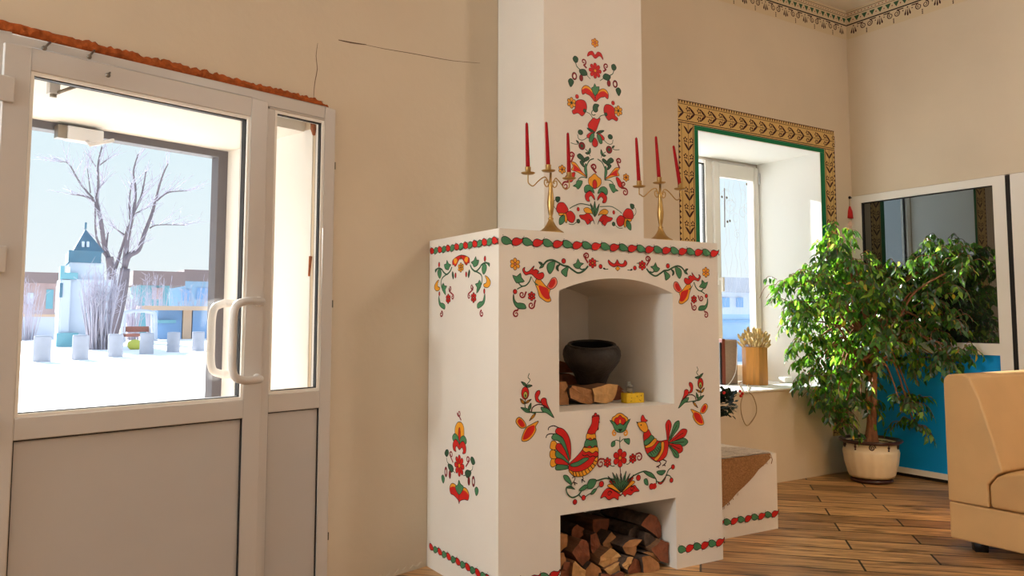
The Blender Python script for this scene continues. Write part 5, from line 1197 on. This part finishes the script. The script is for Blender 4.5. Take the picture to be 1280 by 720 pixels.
for ci, (px, py, rp, dep) in enumerate(CL):
    c = pp(px, py, dep); R = rp*k
    while c.x > 4.13 or c.y > 1.06: dep -= .05; c = pp(px, py, dep)
    h = hub[ci % 3]
    mid = h.lerp(c, .5)+Vector((0, 0, .12+.1*rnd.random()))
    if py > 480: mid = h.lerp(c, .55)+Vector((0, 0, .2))
    limb = cr([h, h.lerp(mid, .6), mid, c], False, 4)
    br.tube(limb, [max(.004, .013*(1-.7*i/len(limb))) for i in range(len(limb))], 'trunk', 6)
    ntw = max(5, int(rp*.92))
    for t in range(ntw):
        th = rnd.uniform(0, 2*PI); el = rnd.uniform(-.7, 1.0)
        d0 = Vector((math.cos(th)*math.cos(el), math.sin(th)*math.cos(el), math.sin(el)*.8))
        s0 = c+d0*R*rnd.uniform(.1, .95)
        ln = rnd.uniform(.1, .19)
        e = s0+d0*ln*.8+Vector((0, 0, -ln*.35)); m_ = s0+d0*ln*.5+Vector((0, 0, ln*.05))
        tw = cr([s0, m_, e], False, 4)
        br.tube(tw, .0022, 'trunk', 4, cap=False)
        nlv = rnd.randint(6, 10)
        for q in range(nlv):
            f = (q+.5)/nlv; i = min(len(tw)-2, int(f*(len(tw)-1))); p = tw[i].lerp(tw[i+1], rnd.random())
            side = d0.cross(Vector((0, 0, 1))); side = side.normalized() if side.length > .1 else Vector((1, 0, 0))
            ld = side*(1 if q % 2 else -1)*rnd.uniform(.25, .8)+d0*rnd.uniform(.05, .5)+Vector((rnd.uniform(-.25, .25), rnd.uniform(-.25, .25), -rnd.uniform(.45, 1.25)))
            nrm = (Vector((0, 0, .5))+d0*.7+Vector((rnd.uniform(-.6, .6), rnd.uniform(-.6, .6), rnd.uniform(-.3, .5))))
            x = rnd.random(); kk = 'leaf1' if x < .52 else 'leaf2' if x < .88 else 'leaf3' if x < .985 else 'leaf4'
            L_ = rnd.uniform(.046, .074)
            if p.x+ld.normalized().x*L_ > 4.27 or p.y+.05 > wb(p.x, 0, 0).y: continue
            leaf(p, ld, L_, L_*rnd.uniform(.42, .54), nrm, kk); nl += 1
print('leaves', nl)
br.build('trunk_and_branches', plant, weld=False).name = 'trunk'
lv.build('foliage', plant, weld=False)

# ================================================================== OUTDOORS
GZ = -.05
mb = MB(); mb.box(-260, 260, -12, 420, GZ-.3, GZ, 'snow'); o = struct(mb, 'ground'); o.name = 'ground'
# low wave of hills at the horizon
mb = MB(); V = []; n = 60
for i in range(n+1):
    x = -320+640*i/n; hgt = 5+3*math.sin(i*.5)+2.5*math.sin(i*1.3+1)
    V += [Vector((x, 330, GZ)), Vector((x, 345, hgt)), Vector((x, 400, hgt*.9)), Vector((x, 410, GZ))]
F = []
for i in range(n):
    for j in range(3): F.append((i*4+j, (i+1)*4+j, (i+1)*4+j+1, i*4+j+1))
mb.add(V, F, 'hill'); struct(mb, 'hills')
# concrete bollards
BL = [(52, 452, 20), (100, 449.5, 19), (144, 446, 17), (183, 442.5, 16), (216.5, 440, 14), (247.5, 438.5, 13)]
first = None
labs = ['leftmost and nearest pale concrete bollard on the snow outside the door', 'second concrete bollard from the left outside the door, in front of the bush', 'third concrete bollard from the left, beside the foot of the big bare tree', 'fourth concrete bollard from the left, just right of the yellow-green ball', 'fifth concrete bollard from the left, below the blue shop', 'farthest concrete bollard, seen beside the door handle']
for (px, py, w), lab in zip(BL, labs):
    p = hZ(px, py, GZ)
    if first is None:
        m = MB(); r = w*((p-CAM).dot(FWD)/CF)/2
        m.lathe([(r*1.0, GZ), (r*.99, GZ+.74), (r*.93, GZ+.8), (0, GZ+.81)], (p.x, p.y, 0), 'concrete', 28, cap=False); first = m.build('bollard'); tag(first, lab, 'bollard', 'row of concrete bollards outside'); p0_ = p.copy()
    else:
        o = first.copy(); COL.objects.link(o); o.location = Vector(first.location)+(p-p0_); o['label'] = lab
# castle-like pavilion
YT = 42.
q = lambda px, py: hY(px, py, YT)
t = empty('garden_pavilion', (q(100, 420).x, YT+1.5, GZ), 'white turreted pavilion with teal pointed roof beyond the bollards', 'pavilion')
xL, xR = q(73, 400).x, q(140, 400).x; zt = q(100, 349).z
m = MB(); m.box(xL, xR, YT, YT+3.2, GZ, zt, 'extwhite'); m.box(q(85, 400).x, q(128, 400).x, YT+.2, YT+3, zt, q(100, 327).z, 'extwhite'); m.box(q(75, 400).x, q(86, 400).x, YT-.3, YT+.4, GZ, q(75, 350).z, 'extwhite'); m.build('walls', t)
m = MB(); x0, x1 = q(86, 320).x, q(127, 320).x; zb_, za = q(100, 328).z, q(100, 313).z
m.box(x0, x1, YT+.1, YT+3.1, zb_, za, 'teal')
ap = Vector(((q(110, 284).x), YT+1.5, q(110, 283).z)); xa, xb = q(92, 315).x, q(131, 315).x; y0_, y1_ = YT+.2, YT+2.9
m.add([(xa, y0_, za), (xb, y0_, za), (xb, y1_, za), (xa, y1_, za), ap], [(0, 1, 4), (1, 2, 4), (2, 3, 4), (3, 0, 4), (3, 2, 1, 0)], 'teal'); m.tube([ap, ap+Vector((0, 0, .35))], .05, 'teal'); m.build('roof', t)
m = MB(); m.box(q(75, 340).x, q(97, 340).x, YT-.35, YT+1, q(80, 349).z, q(80, 341).z, 'teal2'); m.box(q(75, 340).x, q(80, 340).x, YT-.35, YT+1, q(80, 341).z, q(80, 333).z, 'teal2'); m.build('battlement', t); m = MB(); m.box(q(70, 420).x, q(97, 420).x, YT-.5, YT, GZ, q(80, 416).z, 'teal2'); m.build('plinth', t)
for px in (105, 111): m = MB(); m.box(q(px-1.6, 300).x, q(px+1.6, 300).x, YT+.35, YT+.6, q(px, 308).z, q(px, 301).z, 'extwhite'); m.build('dormer', t)
m = MB(); m.box(q(74, 360).x, q(78, 360).x, YT-.34, YT-.28, q(76, 372).z, q(76, 354).z, 'teal'); m.build('window', t)
# bare trees
def tree(name, paths, Y, lab, scale, gpx, rscale=1, seed=1, wpaths=()):
    rd = random.Random(seed); f = hY(gpx[0], gpx[1], Y); f.z = GZ
    t = empty(name, f, lab, 'tree', 'bare trees outside'); m = MB(); tw = MB()
    for pts, r0, r1 in paths:
        P = [hY(60+x/4.236, 180+y/4.236, Y)+Vector((0, rd.uniform(-.4, .4) if i else 0, 0)) for i, (x, y) in enumerate(pts)]
        if r0 > .24: P[0].z = GZ
        C_ = cr(P, False, 4); n = len(C_)
        m.tube(C_, [r0+(r1-r0)*i/(n-1) for i in range(n)], 'barkext', 7)
        for i in range(2, n):
            for _ in range(2 if r1 < .03 else 1):
                if r1 > .16: continue
                d = (C_[i]-C_[i-1]).normalized(); L_ = rd.uniform(.5, 1.9)
                dd = (d+Vector((rd.uniform(-1, 1), rd.uniform(-1, 1), rd.uniform(-.1, .8)))).normalized()
                e = C_[i]+dd*L_; tw.tube([C_[i], C_[i].lerp(e, .5)+Vector((0, 0, .05)), e], [.025, .018, .008], 'twig', 4)
                e2 = C_[i].lerp(e, .5)+(dd+Vector((rd.uniform(-.8, .8), rd.uniform(-.8, .8), .3))).normalized()*L_*.5; tw.tube([C_[i].lerp(e, .5), e2], [.016, .007], 'twig', 4)
    m.build('trunk', t, weld=False); tw.build('twigs', t, weld=False); return t
tree('bare_tree', [([(330, 1000), (385, 800), (405, 660)], .38, .27), ([(405, 660), (412, 560), (425, 470), (445, 380), (460, 300), (466, 220), (455, 140), (480, 50)], .16, .03), ([(395, 700), (420, 600), (480, 560), (512, 470), (555, 360), (572, 300), (600, 180), (630, 110)], .19, .03),
     ([(345, 690), (375, 610), (402, 520), (420, 440)], .12, .06), ([(575, 300), (640, 255), (740, 245)], .07, .02), ([(540, 445), (590, 425), (720, 432)], .05, .02), ([(435, 400), (430, 300), (440, 210)], .07, .03), ([(450, 370), (490, 290), (510, 220), (515, 150)], .08, .03), ([(455, 372), (530, 335)], .05, .02), ([(402, 480), (340, 440)], .05, .02)], 50, 'large bare tree with forked leaning trunk behind the bollards, right of the pavilion', 1, (138, 417), seed=4)
tree('bare_tree', [([(345, 1000), (335, 700), (322, 600)], .3, .24), ([(322, 610), (300, 540), (275, 400), (258, 305), (266, 230), (262, 120), (285, 15)], .17, .04), ([(325, 620), (255, 500), (248, 310)], .08, .05), ([(252, 120), (215, 70)], .05, .02), ([(246, 302), (190, 280), (125, 262)], .09, .03), ([(240, 290), (175, 215), (110, 105), (65, 92)], .07, .02), ([(270, 235), (300, 200)], .05, .02), ([(262, 120), (320, 80)], .05, .02), ([(225, 260), (210, 130)], .04, .02), ([(308, 540), (322, 465)], .08, .03)], 54, 'tall thin bare tree rising directly behind the pointed roof of the pavilion', 1, (141, 417), seed=7)
# bushes
def bush(px0, px1, py, pyt, Y, lab, n, seed, k='twig'):
    rd = random.Random(seed); f = hY((px0+px1)/2, py, Y); f.z = GZ
    m = MB(); a, b = hY(px0, py, Y).x, hY(px1, py, Y).x; hz = hY(px0, pyt, Y).z-GZ
    for i in range(n):
        x = a+(b-a)*(.2+.6*rd.random()); y = Y+rd.uniform(-.5, .5); e = Vector((x+(x-(a+b)/2)*rd.uniform(.3, .9)+rd.uniform(-.3, .3), y+rd.uniform(-.7, .7), GZ+hz*rd.uniform(.55, 1))); s = Vector((x, y, GZ))
        c_ = s.lerp(e, .5)+Vector((rd.uniform(-.1, .1), 0, .1)); m.tube([s, c_, e], [.03, .02, .008], k, 4)
        for _ in range(3):
            p = c_.lerp(e, rd.random()); m.tube([p, p+Vector((rd.uniform(-.4, .4), rd.uniform(-.4, .4), rd.uniform(.1, .5)))], [.014, .006], k, 4)
    o = m.build('bare_bush', weld=False); tag(o, lab, 'bush'); return o
bush(104, 144, 424, 330, 37, 'leafless twiggy bush in front of the white pavilion wall', 90, 3)
bush(155, 176, 412, 352, 55, 'low leafless bush right of the big tree trunk, before the teal house', 40, 5)
bush(14, 52, 423, 346, 57, 'bare reddish-grey bush in front of the far left house and fence', 36, 11)
bush(176, 214, 414, 340, 70, 'bare bush in front of the teal house, right of the low bush', 44, 12)
bush(214, 262, 412, 346, 72, 'bare bush standing before the blue house wall, near the outer door post', 40, 13)
# houses and kiosks
def bbox(m, Y, d, x0, y0, x1, y1, k, ground=False):
    a, b = hY(x0, y1, Y), hY(x1, y0, Y); m.box(a.x, b.x, Y, Y+d, GZ if ground else a.z, b.z, k)
def house(name, Y, parts, lab, cat='building', gx=(0, 0)):
    f = hY(gx[0], gx[1], Y); f.z = GZ; t = empty(name, f, lab, cat)
    for nm, items in parts:
        if nm in ('window', 'rail'):
            for it in items: m = MB(); bbox(m, Y+it[0], it[1], *it[2:]); m.build(nm, t)
            continue
        m = MB()
        for it in items: bbox(m, Y+it[0], it[1], *it[2:])
        m.build(nm, t)
    return t
house('brick_house', 75, [('wall', [(0, 8, 20, 352, 70, 390, 'brick', True)]), ('roof', [(-.5, 9, 16, 341, 76, 353, 'roofbrown')]), ('window', [(-.1, .2, 34, 366, 42, 380, 'extwhite'), (-.1, .2, 57, 362, 67, 386, 'teal2')])], 'pale reddish house with brown roof at far left beyond the door glass', gx=(45, 400))
house('board_fence', 60, [('boards', [(0, .2, 16, 395, 72, 421, 'extwhite', True)]), ('rail', [(-.1, .1, 16, 393, 72, 396, 'tanwall')])], 'long pale fence in front of the reddish house at far left', 'fence', (45, 410))
house('teal_house', 80, [('wall', [(0, 6, 172, 356, 212, 390, 'teal2', True)]), ('roof', [(-.5, 7, 166, 340, 232, 356, 'roofbrown')]), ('window', [(-.2, .3, 190, 360, 204, 374, 'brick')])], 'teal walled house with brown roof right of the big tree', gx=(190, 400))
house('blue_house', 90, [('wall', [(0, 6, 211, 350, 268, 392, 'extblue', True)]), ('roof', [(-.5, 7, 230, 338, 272, 351, 'roofbrown')]), ('window', [(-.2, .3, 228, 362, 238, 376, 'extblue2'), (-.2, .3, 246, 360, 262, 374, 'extblue2')])], 'pale blue house with brown roof next to the outer door post', gx=(240, 400))
house('market_kiosk', 56, [('wall', [(0, 3, 196, 388, 228, 424, 'extblue2', True), (-.1, 3, 228, 386, 240, 424, 'tanwall', True), (0, 3, 240, 388, 268, 424, 'extblue2', True)]), ('canopy', [(-.8, 3.6, 176, 383, 272, 387.5, 'tanwall')]), ('counter', [(-.6, .5, 198, 400, 220, 404, 'teal2')])], 'blue street kiosk with tan canopy and post in front of the blue house', 'kiosk', (225, 415))
t = empty('garden_bench', hZ(173, 428, GZ), 'reddish brown bench with pale legs beside the fourth bollard', 'bench')
Yb = hZ(173, 428, GZ).y
m = MB(); bbox(m, Yb, .5, 154, 417, 189, 421, 'benchwood'); m.build('seat', t); m = MB(); bbox(m, Yb+.45, .12, 154, 408, 189, 415, 'benchwood'); m.build('backrest', t)
for x in (156, 188): m = MB(); bbox(m, Yb, .6, x-1, 408, x+1, 428, 'concrete', True); m.build('leg', t)
Ya = 52; m = MB(); pts = [hY(155, 425, Ya), hY(155.5, 395, Ya), hY(160, 390, Ya), hY(175, 388.5, Ya), hY(189, 390, Ya), hY(194, 395, Ya), hY(194.5, 425, Ya)]; pts[0].z = GZ; pts[-1].z = GZ
for dy in (0, .9): m.tube(cr([p+Vector((0, dy, 0)) for p in pts], False, 4), .12, 'extwhite', 6)
for i in range(1, 6): m.tube([pts[i], pts[i]+Vector((0, .9, 0))], .06, 'extwhite', 5)
o = m.build('garden_arch'); tag(o, 'white lattice garden arch behind the reddish brown bench', 'arch')
p = hZ(169, 437, GZ); m = MB(); m.ball(p+Vector((0, .2, .2)), .28, 'yellowgreen', 16, 10, (1.1, 1, .85)); o = m.build('garden_ball'); tag(o, 'yellow-green ball on the snow between the third and fourth bollards', 'ball')
# seen through the small window
def hw2(px, py, Y): return hY(px, py, Y)
house('snowy_house', 26, [('wall', [(0, 6, 892, 362, 946, 400, 'extwhite', True)]), ('roof', [(-.5, 7, 886, 348, 950, 364, 'concrete')]), ('window', [(-.1, .2, 905, 372, 912, 384, 'extblue2'), (-.1, .2, 922, 372, 929, 384, 'extblue2')])], 'pale house with grey roof seen through the recessed window', gx=(920, 400))
house('blue_fence', 15, [('boards', [(0, .08, 872, 393, 944, 440, 'extblue', True)]), ('rail', [(-.06, .06, 872, 400, 944, 403, 'extblue2'), (-.06, .06, 872, 424, 944, 427, 'extblue2')])], 'light blue fence seen low through the recessed window', 'fence', (920, 430))

# ================================================================== LIGHT
wd = bpy.data.worlds.new('sky'); SC.world = wd; wd.use_nodes = True; nt = wd.node_tree; nt.nodes.clear()
out = nt.nodes.new('ShaderNodeOutputWorld'); bg = nt.nodes.new('ShaderNodeBackground'); L(nt, bg.outputs[0], out.inputs[0])
tc = nt.nodes.new('ShaderNodeTexCoord'); sx = nt.nodes.new('ShaderNodeSeparateXYZ'); L(nt, tc.outputs['Generated'], sx.inputs[0])
rp = nt.nodes.new('ShaderNodeValToRGB'); L(nt, sx.outputs['Z'], rp.inputs[0])
cre = rp.color_ramp.elements
cre[0].position = 0; cre[0].color = (1, 1, .99, 1)
cre[1].position = .65; cre[1].color = (.9, 1.15, 1.5, 1)
for ps, cl_ in ((.07, (.88, .96, .985, 1)), (.25, (.76, .92, .98, 1))): e_ = cre.new(ps); e_.color = cl_
L(nt, rp.outputs[0], bg.inputs[0]); bg.inputs[1].default_value = SKY
def light(name, typ, loc, energy, color=(1, 1, 1), **k):
    l = bpy.data.lights.new(name, typ); l.energy = energy; l.color = color
    for a, b in k.items(): setattr(l, a, b)
    o = bpy.data.objects.new(name, l); COL.objects.link(o); o.location = loc; return o
s = light('sun', 'SUN', (0, 20, 20), SUN, (1, .96, .9), angle=.009)
az, elv = SUN_AZ, SUN_EL
trav = Vector((math.sin(az)*math.cos(elv), -math.cos(az)*math.cos(elv), -math.sin(elv)))
s.rotation_euler = trav.to_track_quat('-Z', 'Y').to_euler()
for nm, loc, e_, c_ in FILLS: light(nm, 'POINT', loc, e_, c_, shadow_soft_size=.3)
def portal(c, n, w, h):
    o = light('portal', 'AREA', c, 1, shape='RECTANGLE', size=w, size_y=h); o.data.cycles.is_portal = True
    o.rotation_euler = Vector(n).to_track_quat('-Z', 'Z').to_euler()
portal(wl((VL+VR)/2, VD+.06, 1.05), (S1, -C1, 0), VR-VL, 2.2)
portal(wb((GXL+GXR)/2, WD+.1, (SILL+GZT)/2), (0, -1, 0), GXR-GXL, GZT-SILL)
SC.view_settings.view_transform = 'Standard'; SC.view_settings.look = 'None'; SC.view_settings.exposure = EXPO; SC.view_settings.gamma = 1
SC.view_settings.use_curve_mapping = False
SC.cycles.use_denoising = True; SC.cycles.max_bounces = 10; SC.cycles.diffuse_bounces = 5; SC.cycles.transparent_max_bounces = 12; SC.cycles.sample_clamp_indirect = 6
